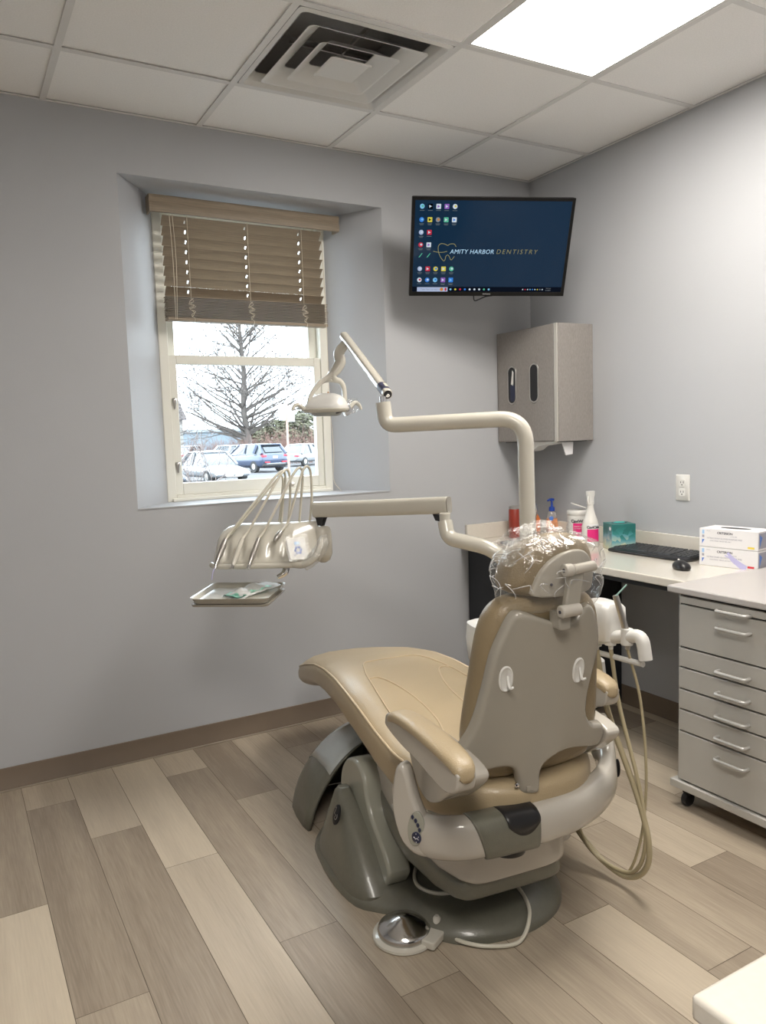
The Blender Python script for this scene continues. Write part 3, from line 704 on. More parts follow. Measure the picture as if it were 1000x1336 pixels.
# glove boxes
def glovebox(z, label, colr, hand):
    t = empty('glove_box', label, 'glove box', (-.108, -1.355, z), RAD(9), group=None)
    obj('box_body', B(-.062, .062, -.12, .12, 0, .0745), M['paper'], t, bevel=.0015)
    op = obj('opening', prism(ell(0, 0, .022, .062), .0746, .0750, 'z'), M['black'], t, smooth=False)
    ML = Matrix.Translation((-.0622, 0, 0)) @ Matrix.Rotation(-pi/2, 4, 'Z') @ Matrix.Rotation(pi/2, 4, 'X')
    def tx(s, y, zz, size, m, **k): return text('box_lettering', s, m, size, t, mtx=Matrix.Translation((0, y, zz)) @ ML, ext=.0002, **k)
    tx('CRITERION', .045, .055, .0125, M['ink'], bold=.0003)
    tx('NITRILE EXAM GLOVES POWDER FREE', .088, .034, .0085, M['inkg']); tx('NON-STERILE  SINGLE USE ONLY', .075, .024, .006, M['inkg'])
    tx('LATEX FREE', -.01, .046, .005, M['inkg']); tx('100 gloves', .09, .064, .004, M['inkg'])
    for yy, ww, z0, z1, m in ((.108, .009, .052, .068, M['bluel']), (.108, .009, .038, .048, M['inkg'])): obj('printed_mark', B(-.0626, -.062, yy-ww, yy, z0, z1), m, t, smooth=False)
    obj('printed_mark', prism([(.108, .012), (.108, .03), (.098, .03)], -.0626, -.062, 'x'), M['blue'], t, smooth=False)
    obj('size_tag', B(-.0626, -.062, -.106, -.080, .006, .014), M[colr], t, smooth=False)
    obj('side_label', B(-.058, .05, -.1206, -.12, .008, .068), M['inkg'] if hand else M['inkg'], t, smooth=False)
    obj('side_label_print', prism([(-.05, .012), (-.05, .062), (-.03, .05)], -.1212, -.1206, 'y'), M['blue'], t, smooth=False)
    if hand:
        b = tube([(-.0626, .0, .060), (-.0626, -.02, .035), (-.0626, -.055, .012), (-.0626, -.075, .004)], [.004, .010, .012, .010], 8, 4, flat=1.)
        for dy in (-.008, .006, .014): tube([(-.0626, -.02+dy*.3, .035), (-.0626, -.002+dy, .062-abs(dy))], .0025, 6, 2, b)
        for v in b.verts: v.co.x = -.0624+(v.co.x+.0626)*.03
        obj('printed_glove_picture', b, M['lilac'], t)
    return t
glovebox(CZ+.0005, 'lower white glove box with lilac glove picture and red tag', 'red', True)
glovebox(CZ+.0765, 'upper white glove box with yellow tag, stacked on the other', 'yellow', False)

# ------------------------------------------------------------------ rolling drawer cabinet
t = empty('drawer_cabinet', 'tall light grey rolling cabinet with seven drawers', 'cabinet', (0, -1.515, 0))
CX = -.635
obj('cabinet_body', B(CX, -.04, -.47, 0, .10, .778), M['cab'], t, bevel=.002)
obj('cabinet_top', B(CX-.035, -.027, -.485, .024, .779, .803), M['cabtop'], t, bevel=.005)
obj('plinth', B(CX-.028, -.03, -.48, .012, .072, .10), M['cab'], t, bevel=.003)
zs = [.772, .741, .588, .516, .438, .364, .285, .104]
hz = [.748, .690, .541, .466, .388, .313, .240]
for i in range(7):
    d = obj('drawer', B(CX-.018, CX-.001, -.45, -.017, zs[i+1]+.0032, zs[i]-.0032), M['cab'], t, bevel=.0015)
    x = CX-.019; z = hz[i]
    h = rounded_tube([(x+.001, -.180, z), (x-.026, -.180, z), (x-.026, -.292, z), (x+.001, -.292, z)], .0062, .012, 10, 4)
    obj('handle', h, M['handle'], d)
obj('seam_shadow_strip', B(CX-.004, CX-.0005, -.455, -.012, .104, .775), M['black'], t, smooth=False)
for x, y in ((CX+.02, -.03), (CX+.02, -.44), (-.08, -.03), (-.08, -.44)):
    cs = obj('caster', B(x-.014, x+.014, y-.016, y+.016, .045, .072), M['black'], t, bevel=.003)
    wh = lathe([(.008, -.012), (.024, -.010), (.026, -.006), (.026, .006), (.024, .010), (.008, .012)], 22)
    xf(wh, Matrix.Translation((x-.004, y, .0265)) @ Matrix.Rotation(pi/2, 4, 'X')); obj('caster_wheel', wh, M['black'], cs)

# near countertop at the lower right
t = empty('side_counter', 'cream side counter corner over a dark base in the near right foreground', 'counter', (-2.25, -2.86, 0))
obj('worktop', B(0, .62, -.9, 0, .772, .80), M['counter'], t, bevel=.006)
obj('base_cabinet', B(.025, .60, -.88, -.03, 0, .771), M['blackc'], t, bevel=.002)

# ------------------------------------------------------------------ dental chair
ch = empty('dental_chair', 'tan reclining dental chair with beige shell seen from behind', 'dental chair', (-1.60, -1.85, 0), RAD(-7))
# -- seat cushion
SEAT = [(-.065, .06, .47, .425), (-.055, .11, .482, .412), (-.03, .158, .495, .395), (.01, .198, .502, .380), (.06, .232, .506, .366), (.11, .254, .507, .358), (.17, .268, .508, .355), (.28, .276, .510, .354), (.42, .270, .52, .360), (.56, .262, .535, .378), (.70, .255, .548, .395),
        (.85, .245, .553, .408), (1.0, .235, .543, .410), (1.15, .225, .517, .398), (1.30, .213, .484, .355), (1.42, .200, .456, .308), (1.50, .185, .432, .280), (1.545, .162, .412, .272), (1.572, .125, .392, .282), (1.584, .07, .37, .30)]
def seat_at(y):
    for a, b in zip(SEAT, SEAT[1:]):
        if a[0] <= y <= b[0]:
            t_ = (y-a[0])/(b[0]-a[0]); return [a[i]+(b[i]-a[i])*t_ for i in (1, 2, 3)]
    return SEAT[-1][1:]
def sexp(y): return 3.6 if y < 1.15 else max(2.3, 3.6-(y-1.15)*3.8)
def seat_pt(x, y, off=0.):
    w_, zt, zb = seat_at(y); c = (zt+zb)/2; h = (zt-zb)/2; e_ = 3.6
    e_ = sexp(y); q = max(0, 1-abs(x/w_)**e_)**(1/e_); dish = -.016*math.exp(-(x/.12)**2)*max(0, min(1, (1.0-y)/.3))*max(0, min(1, (y-.0)/.15))
    return Vector((x, y, c+h*q+dish+off))
rings = []
Ys = []
for a, b in zip(SEAT, SEAT[1:]):
    n = max(1, int((b[0]-a[0])/.03)); Ys += [a[0]+(b[0]-a[0])*i/n for i in range(n)]
Ys.append(SEAT[-1][0])
for y in Ys:
    w_, zt, zb = seat_at(y); c = (zt+zb)/2; h = (zt-zb)/2; r_ = []
    for x, z in se(56, w_, h, sexp(y)):
        zz = c+z
        if z > 0: zz = seat_pt(x, y).z if abs(x) < w_*.999 else zz
        r_.append((x, y, zz))
    rings.append(r_)
sb_ = loft(rings)
def wr(v):
    # upholstery wrinkles at the bolsters
    a = abs(v.x); m_ = max(0, min(1, (a-.10)/.08))*max(0, 1-abs(v.y-.45)/.5)
    return m_*.0035*mnoise.noise(Vector((v.x*9, v.y*34+v.x*20, 0)))
for v in sb_.verts: v.co.z += wr(v.co)
seat = obj('seat', sb_, M['leather'], ch, sub=1)
def seam(P, name='piping', r=.0028, par=None, k=8):
    Q = catmull([(x, y, 0) for x, y in P], k); pts = [seat_pt(q.x, q.y, .0006) for q in Q]
    return obj(name, tube(pts, r, 6, 0), M['pipe'], par or seat)
def edge_pipe(sign):
    pts = []
    for y in [.13+i*.033 for i in range(48)]:
        if y > 1.53: break
        w_, zt, zb = seat_at(y); f_ = .955; pts.append(seat_pt(sign*w_*f_, y, .0012))
    return pts
p = edge_pipe(-1)+[Vector((x, 1.53, seat_pt(x, 1.53).z+.0006)) for x in (-.1, -.03, .05, .12)]+edge_pipe(1)[::-1]
obj('piping', tube(p, .0042, 8, 0), M['pipe'], seat)
for s in (-1, 1):
    seam([(s*.0, .93), (s*.07, .925), (s*.106, .905), (s*.135, .82), (s*.152, .739), (s*.175, .58), (s*.19, .46), (s*.215, .27), (s*.225, .12)])
    seam([(s*.152, .739), (s*.12, .745), (s*.095, .70), (s*.075, .62), (s*.065, .52), (s*.07, .40), (s*.10, .28)])
# rear gusset seams
for dx in (-.20, -.165):
    pts = []
    for i in range(9):
        z = .40+i*.009; pts.append((dx, -.058-.012*sin(pi*i/8)+(abs(dx)-.16)*.35, z+.008))
# -- back
HY, HZ, TL = 0., .44, .157
def bk(x, s, off):      # s = height z, off = forward offset from the back plane
    return Vector((x, -TL*(s-HZ)+off, s+off*TL))
cu = [(.0, .970), (.065, .967), (.118, .956), (.150, .925), (.166, .88), (.174, .82), (.182, .74), (.190, .66), (.192, .60), (.18, .54), (.15, .50), (.0, .49)]
poly = smooth_poly([(x, z) for x, z in cu]+[(-x, z) for x, z in cu[-2:0:-1]], 3)
def bendc(co):
    x, y, z = co; return bk(x+.000, z, y + .35*x*x)
cm = rplate(poly, -.022, .060, .034, .025, bendc)
obj('backrest', cm, M['leather_shaded'], ch)
# side piping on the backrest
for off in (.066,):
    pts = [bendc(Vector((x*1.008, off, z))) for x, z in smooth_poly([(x, z) for x, z in cu]+[(-x, z) for x, z in cu[-2:0:-1]], 6)]
# -- shell
RAW = [(-0.108, 0.948), (-0.124, 0.935), (-0.141, 0.899), (-0.161, 0.843), (-0.171, 0.783), (-0.18, 0.733), (-0.191, 0.682), (-0.206, 0.641), (-0.225, 0.607), (-0.232, 0.562), (-0.226, 0.53), (-0.207, 0.534), (-0.174, 0.543), (-0.135, 0.552), (-0.107, 0.552), (-0.089, 0.544), (-0.078, 0.522), (-0.07, 0.493), (-0.067, 0.479), (-0.051, 0.471), (-0.025, 0.475), (-0.02, 0.491), (-0.022, 0.524), (-0.018, 0.546), (-0.005, 0.564), (0.024, 0.576), (0.071, 0.57), (0.13, 0.557), (0.169, 0.549), (0.187, 0.561), (0.194, 0.582), (0.182, 0.606), (0.148, 0.615), (0.124, 0.638), (0.114, 0.668), (0.116, 0.72), (0.127, 0.772), (0.137, 0.828), (0.13, 0.882), (0.111, 0.926), (0.09, 0.945), (0.064, 0.929), (0.042, 0.91), (0.012, 0.908), (-0.023, 0.919), (-0.055, 0.932), (-0.082, 0.943)]
poly = smooth_poly(RAW, 2)
def bends(co):
    x, y, z = co; r_ = .05*max(0, .62-z)*3
    return bk(x, z, y+.7*(x)**2 - .018*math.exp(-((x-.01)/.045)**2)*max(0, min(1, (.80-z)/.25)) + .0)
sm = rplate(poly, -.058, -.024, .011, .02, bends)
shell = obj('back_shell', sm, M['shell'], ch, label='glossy beige back shell')
for hx, hz_ in ((-.130, .787), (.070, .782)):
    p0 = bends(Vector((hx, -.056, hz_)))
    o = obj('hook_plate', xf(loft([[(x, y, z) for x, z in se(24, a, b, 2.2)] for y, a, b in ((.004, .018, .033), (-.001, .018, .033), (-.003, .015, .030), (-.0005, .012, .026))]), Matrix.Translation(p0+Vector((0, -.003, 0))) @ Matrix.Rotation(math.atan(1.4*hx), 4, 'Z') @ Matrix.Rotation(.155, 4, 'X')), M['white'], shell)
    obj('hook', xf(tube([(.004, -.004, .008), (.003, -.009, -.010), (.004, -.014, -.020), (.012, -.017, -.018)], [.003, .0038, .0036, .0028], 8, 5), Matrix.Translation(p0)), M['white'], o)
pz = bends(Vector((-.046, -.057, .49)))
obj('hinge_clip', B(-.056, -.032, pz.y-.003, pz.y+.01, .474, .488), M['shell'], shell, bevel=.002)
obj('hinge_bolt', xf(lathe([(.007, 0), (.007, .004), (.004, .006)], 14), Matrix.Translation((-.076, pz.y+.012, .490)) @ Matrix.Rotation(pi/2, 4, 'X')), M['chrome'], shell)
# -- headrest
hc = Vector((.010, -.095, 1.030))
hp = smooth_poly([(-.118, -.045), (-.125, -.005), (-.108, .038), (-.07, .068), (-.015, .084), (.04, .082), (.09, .062), (.118, .025), (.122, -.02), (.11, -.052), (.05, -.066), (-.06, -.066)], 3)
def bendh(co): x, y, z = co; return Vector((hc.x+x, hc.y+y-.10*(z)+1.6*x*x, hc.z+z))
obj('headrest', rplate(hp, -.03, .06, .036, .02, bendh), M['leather_shaded'], ch)
hs = smooth_poly([(-.072, -.058), (-.072, -.03), (-.055, .005), (-.025, .032), (.02, .046), (.065, .04), (.095, .005), (.10, -.035), (.085, -.06), (.01, -.064)], 3)
hsh = obj('headrest_shell', rplate(hs, -.042, -.024, .006, .02, bendh), mat('headrest_grey', (.42, .39, .34), .35, coat=.2), ch)
obj('screw', lathe([(.004, 0), (.004, .002)], 10, c=(0, 0, 0)) if False else xf(lathe([(.0035, 0), (.0035, .002), (.001, .003)], 10), Matrix.Translation((hc.x-.035, hc.y-.042, hc.z-.03)) @ Matrix.Rotation(pi/2, 4, 'X')), M['ink'], hsh)
hb = bmesh.new()
prism([(-.012, .925), (.030, .927), (.048, 1.035), (.008, 1.035)], -.168, -.150, 'y', hb)
hbr = obj('headrest_bracket', hb, M['shell'], ch, bevel=.004)
def cyl(p0, p1, r, n=20, bm=None): return tube([p0, p1], r, n, 0, bm)
c = cyl((-.010, -.166, 1.036), (.012, -.166, 1.036), .0155); obj('pivot_knob', c, M['bone'], hbr, bevel=.003)
c = cyl((.015, -.166, 1.036), (.078, -.164, 1.040), .0125); obj('lock_lever', c, M['bone'], hbr, bevel=.004)
obj('pivot_hole', cyl((-.0105, -.166, 1.036), (-.0098, -.166, 1.036), .005, 12), M['ink'], hbr, smooth=False)
c = cyl((-.022, -.166, .940), (.034, -.164, .942), .0155); obj('lower_pivot', c, M['bone'], hbr, bevel=.004)
obj('pivot_hole', cyl((-.0232, -.166, .940), (-.0218, -.166, .940), .004, 12), M['ink'], hbr, smooth=False)
obj('mount_post', B(-.018, .014, -.160, -.115, .893, .935), M['shell'], hbr, bevel=.005)

# -- arms
def arm(sign, dy=0., dz=0., bx0=.205, bx1=.296):
    k_ = len(bpy.data.objects)
    a = obj('armrest', prism(smooth_poly([(.142, .636), (.135, .622), (.06, .608), (-.05, .600), (-.12, .590), (-.19, .586), (-.238, .605), (-.248, .635), (-.235, .652), (-.1, .660), (.05, .662), (.125, .660)], 3), sign*.296, sign*.342, 'x'), M['bone'], ch, bevel=.015, seg=5)
    rg_ = []
    for y, w_, h in ((.135, .016, .648), (.125, .028, .660), (.09, .031, .676), (0, .032, .684), (-.12, .033, .684), (-.21, .032, .676), (-.244, .026, .664), (-.254, .014, .650)):
        rg_.append([(sign*.318+x, y, (h-.014)+z) for x, z in se(28, w_, .016, 2.6)])
    obj('arm_pad', loft(rg_), M['leather'], a, sub=1)
    br_ = obj('arm_bracket', prism(smooth_poly([(.105, .59), (.085, .53), (.045, .485), (-.0, .472), (-.05, .49), (-.11, .535), (-.15, .58), (-.10, .602), (.05, .608)], 3), sign*bx0, sign*bx1, 'x'), M['bone'], ch, bevel=.014, seg=4)
    a.location = (-.022 if dy else 0, dy, dz); br_.location = (0, dy*.28, dz)
    return a
arm(-1); arm(1, .29, -.005, .19, .232)
# left blade with the control pad
bl = obj('arm_post', prism(smooth_poly([(.100, .385), (.118, .44), (.114, .50), (.100, .545), (.078, .560), (.056, .545), (.036, .49), (.006, .44), (-.04, .39), (-.035, .345), (.02, .335), (.07, .35)], 3), -.338, -.298, 'x'), M['bone'], ch, bevel=.013, seg=4)
pad = obj('control_pad', prism(ell(.020, .408, .030, .047, 28, RAD(18)), -.342, -.336, 'x'), M['olivel'], bl, bevel=.002, label='dark grey oval control pad')
for i, (y, z) in enumerate(((.030, .437), (.018, .430), (.010, .420), (.004, .409))):
    obj('button', xf(lathe([(.0055, 0), (.0055, .002), (.004, .003)], 12), Matrix.Translation((-.342, y, z)) @ Matrix.Rotation(-pi/2, 4, 'Y')), M['navy'], pad)
obj('button', xf(loft([[(x, y, z) for x, y in se(20, a, b, 2.)] for z, a, b in ((0, .014, .018), (.002, .014, .018), (.003, .012, .016))]), Matrix.Translation((-.342, .016, .388)) @ Matrix.Rotation(-pi/2, 4, 'Y')), M['navy'], pad)
ic = bmesh.new(); tube([(-.3455, .024, .390), (-.3455, .018, .385), (-.3455, .012, .388), (-.3455, .007, .384)], .0008, 5, 3, ic)
for y, z in ((.016, .398), (.016, .377), (.025, .388), (.007, .392)): prism(ell(y, z, .0014, .0014, 6), -.3457, -.345, 'x', ic)
obj('pad_symbol', ic, M['paper'], pad)
BR = Matrix.Translation((-.312, .020, 0)) @ Matrix.Rotation(RAD(33), 4, 'Z') @ Matrix.Translation((.318, -.03, 0))
bl.matrix_local = BR @ Matrix.Translation((0, .03, 0)) @ Matrix.Diagonal((1, .74, 1, 1)) @ Matrix.Translation((0, -.03, 0))
# wishbone beam
PB = [(-.300, .022, .385), (-.288, -.008, .385), (-.255, -.038, .388), (-.20, -.056, .388), (-.10, -.062, .388), (.0, -.062, .388), (.10, -.05, .390), (.19, -.018, .395), (.262, .028, .402), (.305, .085, .43), (.312, .125, .48), (.300, .135, .53)]
Pw = catmull(PB, 5); rings = []
for i, p in enumerate(Pw):
    tt = (Pw[min(i+1, len(Pw)-1)]-Pw[max(i-1, 0)]).normalized(); f_ = i/(len(Pw)-1)
    hh = .052 if f_ < .75 else .052-.012*(f_-.75)/.25; ww = .027+.012*sin(pi*min(1, f_*1.3))
    up = Vector((0, 0, 1)); up = (up-tt*up.dot(tt)).normalized(); sd = tt.cross(up)
    rings.append([p+up*z*hh+sd*x*ww for x, z in se(28, 1, 1, 2.7)])
wb = obj('arm_support', loft(rings), M['bone'], ch, angle=70)
PS = [p for p in Pw if -.205 <= p.x <= -.025]; rings = []
for i, p in enumerate(PS):
    hh, ww = .0555, .044; q = Vector((p.x, p.y-.002, p.z)); sl = .018*(1-i/(len(PS)-1))
    rings.append([q+Vector((sl*(-z), x*ww, z*hh)) for x, z in se(28, 1, 1, 3)])
sd_ = obj('centre_saddle', loft(rings), M['olive'], ch, bevel=.004)
obj('pivot_collar', lathe([(.045, .315), (.047, .325), (.045, .345)], 30, c=(-.09, -.03, 0)), M['black'], ch)
badge = obj('logo_badge', prism(ell(.06, .418, .010, .026, 18), .352, .355, 'x'), M['black'], wb, smooth=False)
badge.location = (-.043, -.02, 0)
# -- undercarriage
def under(name, m, secs, par=ch, **k):
    return obj(name, loft([[(cx+x, y, (zt+zb)/2+z) for x, z in se(36, w_, (zt-zb)/2, 5)] for y, cx, w_, zb, zt in secs]), m, par, angle=60, **k)
under('lift_cover', M['bone'], [(.005, -.035, .125, .218, .300), (.012, -.035, .145, .210, .322), (.04, -.035, .162, .203, .332), (.12, -.035, .18, .195, .335), (.3, -.03, .195, .19, .35), (.52, -.02, .20, .24, .38)])
under('lift_base', M['olive'], [(.025, -.04, .13, .170, .210), (.032, -.04, .15, .160, .222), (.06, -.04, .165, .155, .225), (.14, -.035, .182, .142, .225), (.3, -.03, .20, .135, .24), (.45, -.025, .205, .16, .28), (.58, -.02, .20, .24, .33)])
under('seat_frame', M['olivel'], [(.08, -.01, .20, .318, .37), (.3, 0, .215, .315, .372), (.55, 0, .215, .325, .39), (.8, 0, .20, .35, .42), (1.1, 0, .17, .37, .42)])
under('lift_arm', M['black'], [(.25, -.02, .12, .05, .22), (.6, -.01, .13, .05, .34), (.86, 0, .14, .05, .30)])
# -- base
FP = [(-.352, .77), (-.378, .64), (-.38, .50), (-.358, .375), (-.305, .315), (-.262, .27), (-.248, .20), (-.215, .145), (-.155, .090), (-.06, .062), (.05, .064), (.15, .105), (.215, .175), (.255, .28), (.29, .40), (.31, .6), (.29, .80), (.2, .90), (-.0, .93), (-.22, .90)]
FPs = smooth_poly(FP, 3); cxy = Vector((-.035, .5))
def inset(P, d): return [(cxy.x+(x-cxy.x)*(1-d), cxy.y+(y-cxy.y)*(1-d)) for x, y in P]
bs = loft([[(x, y, z) for x, y in inset(FPs, d)] for d, z in ((0, .0005), (0, .014), (.012, .024), (.05, .036), (.10, .05), (.16, .058), (.24, .060), (.34, .068), (.5, .085), (.75, .10))])
obj('base', bs, M['olive'], ch, angle=60)
def hump(sgn):
    rings = []
    for z, yr, yf, xo, xi in ((.012, .34, .768, .362, .16), (.04, .33, .757, .360, .175), (.07, .355, .742, .355, .19), (.10, .39, .725, .348, .205), (.15, .45, .698, .336, .228), (.20, .53, .668, .322, .248), (.235, .585, .648, .312, .262), (.25, .60, .635, .302, .27)):
        cx_, cy_, a, b = (xo+xi)/2, (yr+yf)/2, (xo-xi)/2, (yf-yr)/2
        rings.append([(sgn*(cx_+x)-.012, cy_+y, z) for x, y in se(40, a, b, 3.2)])
    h_ = obj('side_cover', loft(rings), M['olive'], ch, angle=70)
    pp = smooth_poly([(.39, .04), (.325, .085), (.325, .12), (.37, .165), (.45, .215), (.485, .27), (.50, .315), (.54, .345), (.60, .345), (.66, .318), (.71, .26), (.715, .18), (.62, .08)], 3)
    ip = obj('column_cover', prism(pp, sgn*.190-.012, sgn*.262-.012, 'x'), M['olivel'], ch, bevel=.022, seg=6)
    return h_
hl_ = hump(-1); hump(1)
# badge with the maker's script on the outer left cover
BM_ = Matrix.Translation((-.346, .548, .198)) @ Matrix.Rotation(RAD(10), 4, 'Z') @ Matrix.Rotation(RAD(-72), 4, 'Y')
bd = obj('logo_badge', xf(loft([[(x, y, z) for x, y in se(24, a, b, 2)] for z, a, b in ((0, .031, .018), (.004, .031, .018), (.005, .029, .016))]), BM_), M['black'], hl_)
sb2 = tube([(.018, .010, .0056), (.022, .004, .0056), (.010, .006, .0056), (.002, .008, .0056), (-.002, -.001, .0056), (-.010, .004, .0056), (-.014, -.004, .0056), (-.006, -.010, .0056), (.004, -.008, .0056)], .0009, 5, 4)
obj('badge_script', xf(sb2, BM_), M['steel'], bd)
# front cowl
rings = []
for y, w_, zt, zf in ((.83, .345, .32, 0), (.87, .352, .335, 0), (.95, .352, .33, 0), (1.03, .345, .31, 0), (1.08, .328, .27, 0), (1.115, .305, .215, 0), (1.135, .285, .14, 0), (1.14, .275, .06, 0)):
    r_ = []
    for i in range(29):
        a = pi*i/28; c, s = cos(a), sin(a)
        xx = w_*math.copysign(abs(c)**(2/3.4), c); zz = zt*abs(s)**(2/2.6); xx *= 1-.30*min(1, zz/.33)**1.3 if True else 1
        r_.append((-xx-.01, y + .02*(1-zz/.33) - .03*(zz/.33), max(.001, zz)))
    rings.append(r_)
def open_loft(rings, i0, i1, th, m, name, par):
    bm = bmesh.new(); R_ = [[bm.verts.new(p) for p in r[i0:i1]] for r in rings]
    for a, b in zip(R_, R_[1:]):
        for j in range(len(a)-1): bm.faces.new((a[j], a[j+1], b[j+1], b[j]))
    o = obj(name, bm, m, par, angle=70); sdf = o.modifiers.new('solid', 'SOLIDIFY'); sdf.thickness = th; sdf.offset = -1
    return o
rr_ = []
for i in range(9):
    u = i/8; x0_ = -.126+.084*u; y0_ = min(Pw, key=lambda p: abs(p.x-x0_)).y; hh, ww = .0562, .0448; sl = .018*(1-(x0_+.205)/.18)
    pts_ = se(28, 1, 1, 3)[5:15]; kk_ = 1-.55*abs(2*u-1)**2.2; top_ = pts_[0]
    rr_.append([Vector((x0_+sl*(-(.98+(z-.98)*kk_)), y0_-.002+x*ww, .388+(z if z > .9 else .9+(z-.9)*kk_)*hh)) for x, z in pts_])
open_loft(rr_, 0, 10, .0015, M['black'], 'saddle_recess', sd_)
cw = open_loft(rings, 0, 29, .012, M['olive'], 'front_cowl', ch)
nf = bmesh.new(); nf.faces.new([nf.verts.new(p) for p in rings[-1]]); obj('cowl_nose', nf, M['olive'], cw)
up_r = [[Vector(p)+Vector((-.004 if p[0] < 0 else .004, 0, .004)) for p in r] for r in rings]
open_loft(up_r, 5, 24, .004, M['capgrey'], 'cowl_cap', cw)['label'] = 'pale grey glossy cap'

# plastic headrest cover
t = empty('headrest_cover', 'clear crinkled plastic bag over the chair headrest', 'plastic cover', (0, 0, 0))
t.location = (-1.60, -1.85, -.014); t.rotation_euler = (0, 0, RAD(-7))
rings = []
for z, a, b, dx in ((.948, .100, .045, 0), (.955, .120, .062, 0), (.975, .134, .074, -.002), (1.01, .142, .082, 0), (1.05, .144, .086, .002), (1.080, .132, .082, .004), (1.102, .112, .070, .008), (1.118, .080, .05, .012), (1.126, .045, .028, .014)):
    rings.append([(.008+dx+x, -.085+y+.6*x*x, z) for x, y in se(72, a, b, 2.6)])
fb_ = loft(rings, cap=True)
bmesh.ops.subdivide_edges(fb_, edges=[e_ for e_ in fb_.edges if e_.is_manifold and len(e_.link_faces) == 2], cuts=1, use_grid_fill=True)
fb_.normal_update()
for v in fb_.verts:
    n = mnoise.noise(v.co*16+Vector((3, 1, 2)))*.008 + abs(mnoise.noise(Vector((v.co.x*30+v.co.z*22, v.co.y*30, v.co.z*14-v.co.x*10))))*.007
    v.co += v.normal*n
from mathutils.bvhtree import BVHTree
bvh = BVHTree.FromBMesh(fb_)
creases = []; rgc = random.Random(4)
for i in range(34):
    a0 = rgc.uniform(pi*.75, 2.05*pi); z0 = rgc.uniform(1.0, 1.10); da = rgc.uniform(-.5, .5); dz = rgc.uniform(-.05, .05); P = []
    for j in range(7):
        u = j/6; a = a0+da*u+.10*sin(u*5+i); z = min(1.115, max(.985, z0+dz*u)); o_ = Vector((.008, -.085+.02, z)); hit = bvh.ray_cast(o_, Vector((cos(a), sin(a), .12*sin(u*3))))
        if hit[0] is not None: P.append(hit[0]+hit[1]*(.0008 if hit[1].dot(hit[0]-o_) > 0 else -.0008))
    if len(P) > 4: creases.append(tube(P, [.0004]+[.0011]*(len(P)-2)+[.0004], 5, 3))
obj('plastic_film', fb_, M['film'], t, angle=80)
M['fold'] = glass_mat('film_fold', (.98, .98, .98), .35, .12, white=.30)
for c_ in creases: obj('film_crease', c_, M['fold'], t)
def crumple(P, name, n=10):
    bm = bmesh.new(); rows = []
    a, b, c, d = [Vector(p) for p in P]
    for i in range(n+1):
        r_ = []
        for j in range(n+1):
            u, v = i/n, j/n; q = a*(1-u)*(1-v)+b*u*(1-v)+c*u*v+d*(1-u)*v
            q = q+Vector((mnoise.noise(q*40), mnoise.noise(q*40+Vector((9, 9, 9))), mnoise.noise(q*35+Vector((5, 0, 5)))))*.016
            r_.append(bm.verts.new(q))
        rows.append(r_)
    for i in range(n):
        for j in range(n): bm.faces.new((rows[i][j], rows[i+1][j], rows[i+1][j+1], rows[i][j+1]))
    return obj(name, bm, M['filmw'], t, angle=80)
crumple([(.07, -.06, 1.10), (.125, -.04, 1.03), (.165, .0, 1.07), (.12, -.03, 1.135)], 'loose_film')
crumple([(.09, -.02, 1.11), (.13, .01, 1.06), (.175, .04, 1.09), (.14, .02, 1.14)], 'loose_film')
crumple([(-.115, -.10, 1.06), (-.07, -.11, 1.10), (-.085, -.06, 1.145), (-.13, -.06, 1.11)], 'loose_film')
crumple([(-.07, -.11, 1.10), (.04, -.12, 1.12), (.03, -.06, 1.155), (-.08, -.06, 1.145)], 'loose_film')

# ------------------------------------------------------------------ pole, light and its arm
t = empty('dental_light', 'cream pole-mounted dental examination light reaching to the window', 'dental light', (-1.19, -1.38, 0))
o0 = Vector((1.19, 1.38, 0))
def W(x, y, z): return Vector((x, y, z))+o0
pole = obj('pole', rounded_tube([W(-1.195, -1.375, .78), W(-1.20, -1.372, 1.40), W(-1.525, -1.03, 1.392), W(-1.53, -1.024, 1.47)], .0265, .085, 24, 10), M['cream'], t)
obj('swivel_joint', rounded_tube([W(-1.53, -1.024, 1.46), W(-1.53, -1.022, 1.49)], .011, .01, 14), M['chrome'], t)
A0, A1 = W(-1.508, -1.02, 1.497), W(-1.372, -.44, 1.772)
fa = obj('flex_arm', tube([A0, A1], .0175, 20, 0, e=2.6), M['cream'], t, bevel=.004)
dr = (A1-A0).normalized()
obj('arm_end_bore', tube([A0-dr*.0008, A0+dr*.0005], .0150, 18, 0), M['black'], fa, smooth=False)
obj('arm_end_bolt', tube([A0-dr*.004+Vector((0, 0, -.003)), A0+dr*.002], .007, 12, 0), M['chrome'], fa)
sdv = Vector((-.55, -.83, 0)); q = A0+dr*.06
st_ = bmesh.new(); tube([A0+dr*.018, A0+dr*.075], .0179, 20, 0, st_, cap=False, e=2.6); obj('warning_sticker', st_, mat('sticker', (.035, .035, .07), .5, var=.5, vscale=90), fa)
st_ = bmesh.new(); tube([A0+dr*.034, A0+dr*.066], .0181, 20, 0, st_, cap=False, e=2.6)
bmesh.ops.delete(st_, geom=[f for f in st_.faces if f.calc_center_median().y > (A0+dr*.05).y-.008], context='FACES'); obj('sticker_text_panel', st_, mat('sticker_pale', (.5, .47, .38), .5), fa)
hub = obj('drop_bracket', tube([A1-dr*.045+Vector((0, 0, -.012)), W(-1.405, -.457, 1.70), W(-1.402, -.457, 1.665), W(-1.418, -.457, 1.635), W(-1.44, -.455, 1.610)], [.016, .021, .022, .019, .015], 16, 6, e=3), M['cream'], t)
yk = bmesh.new()
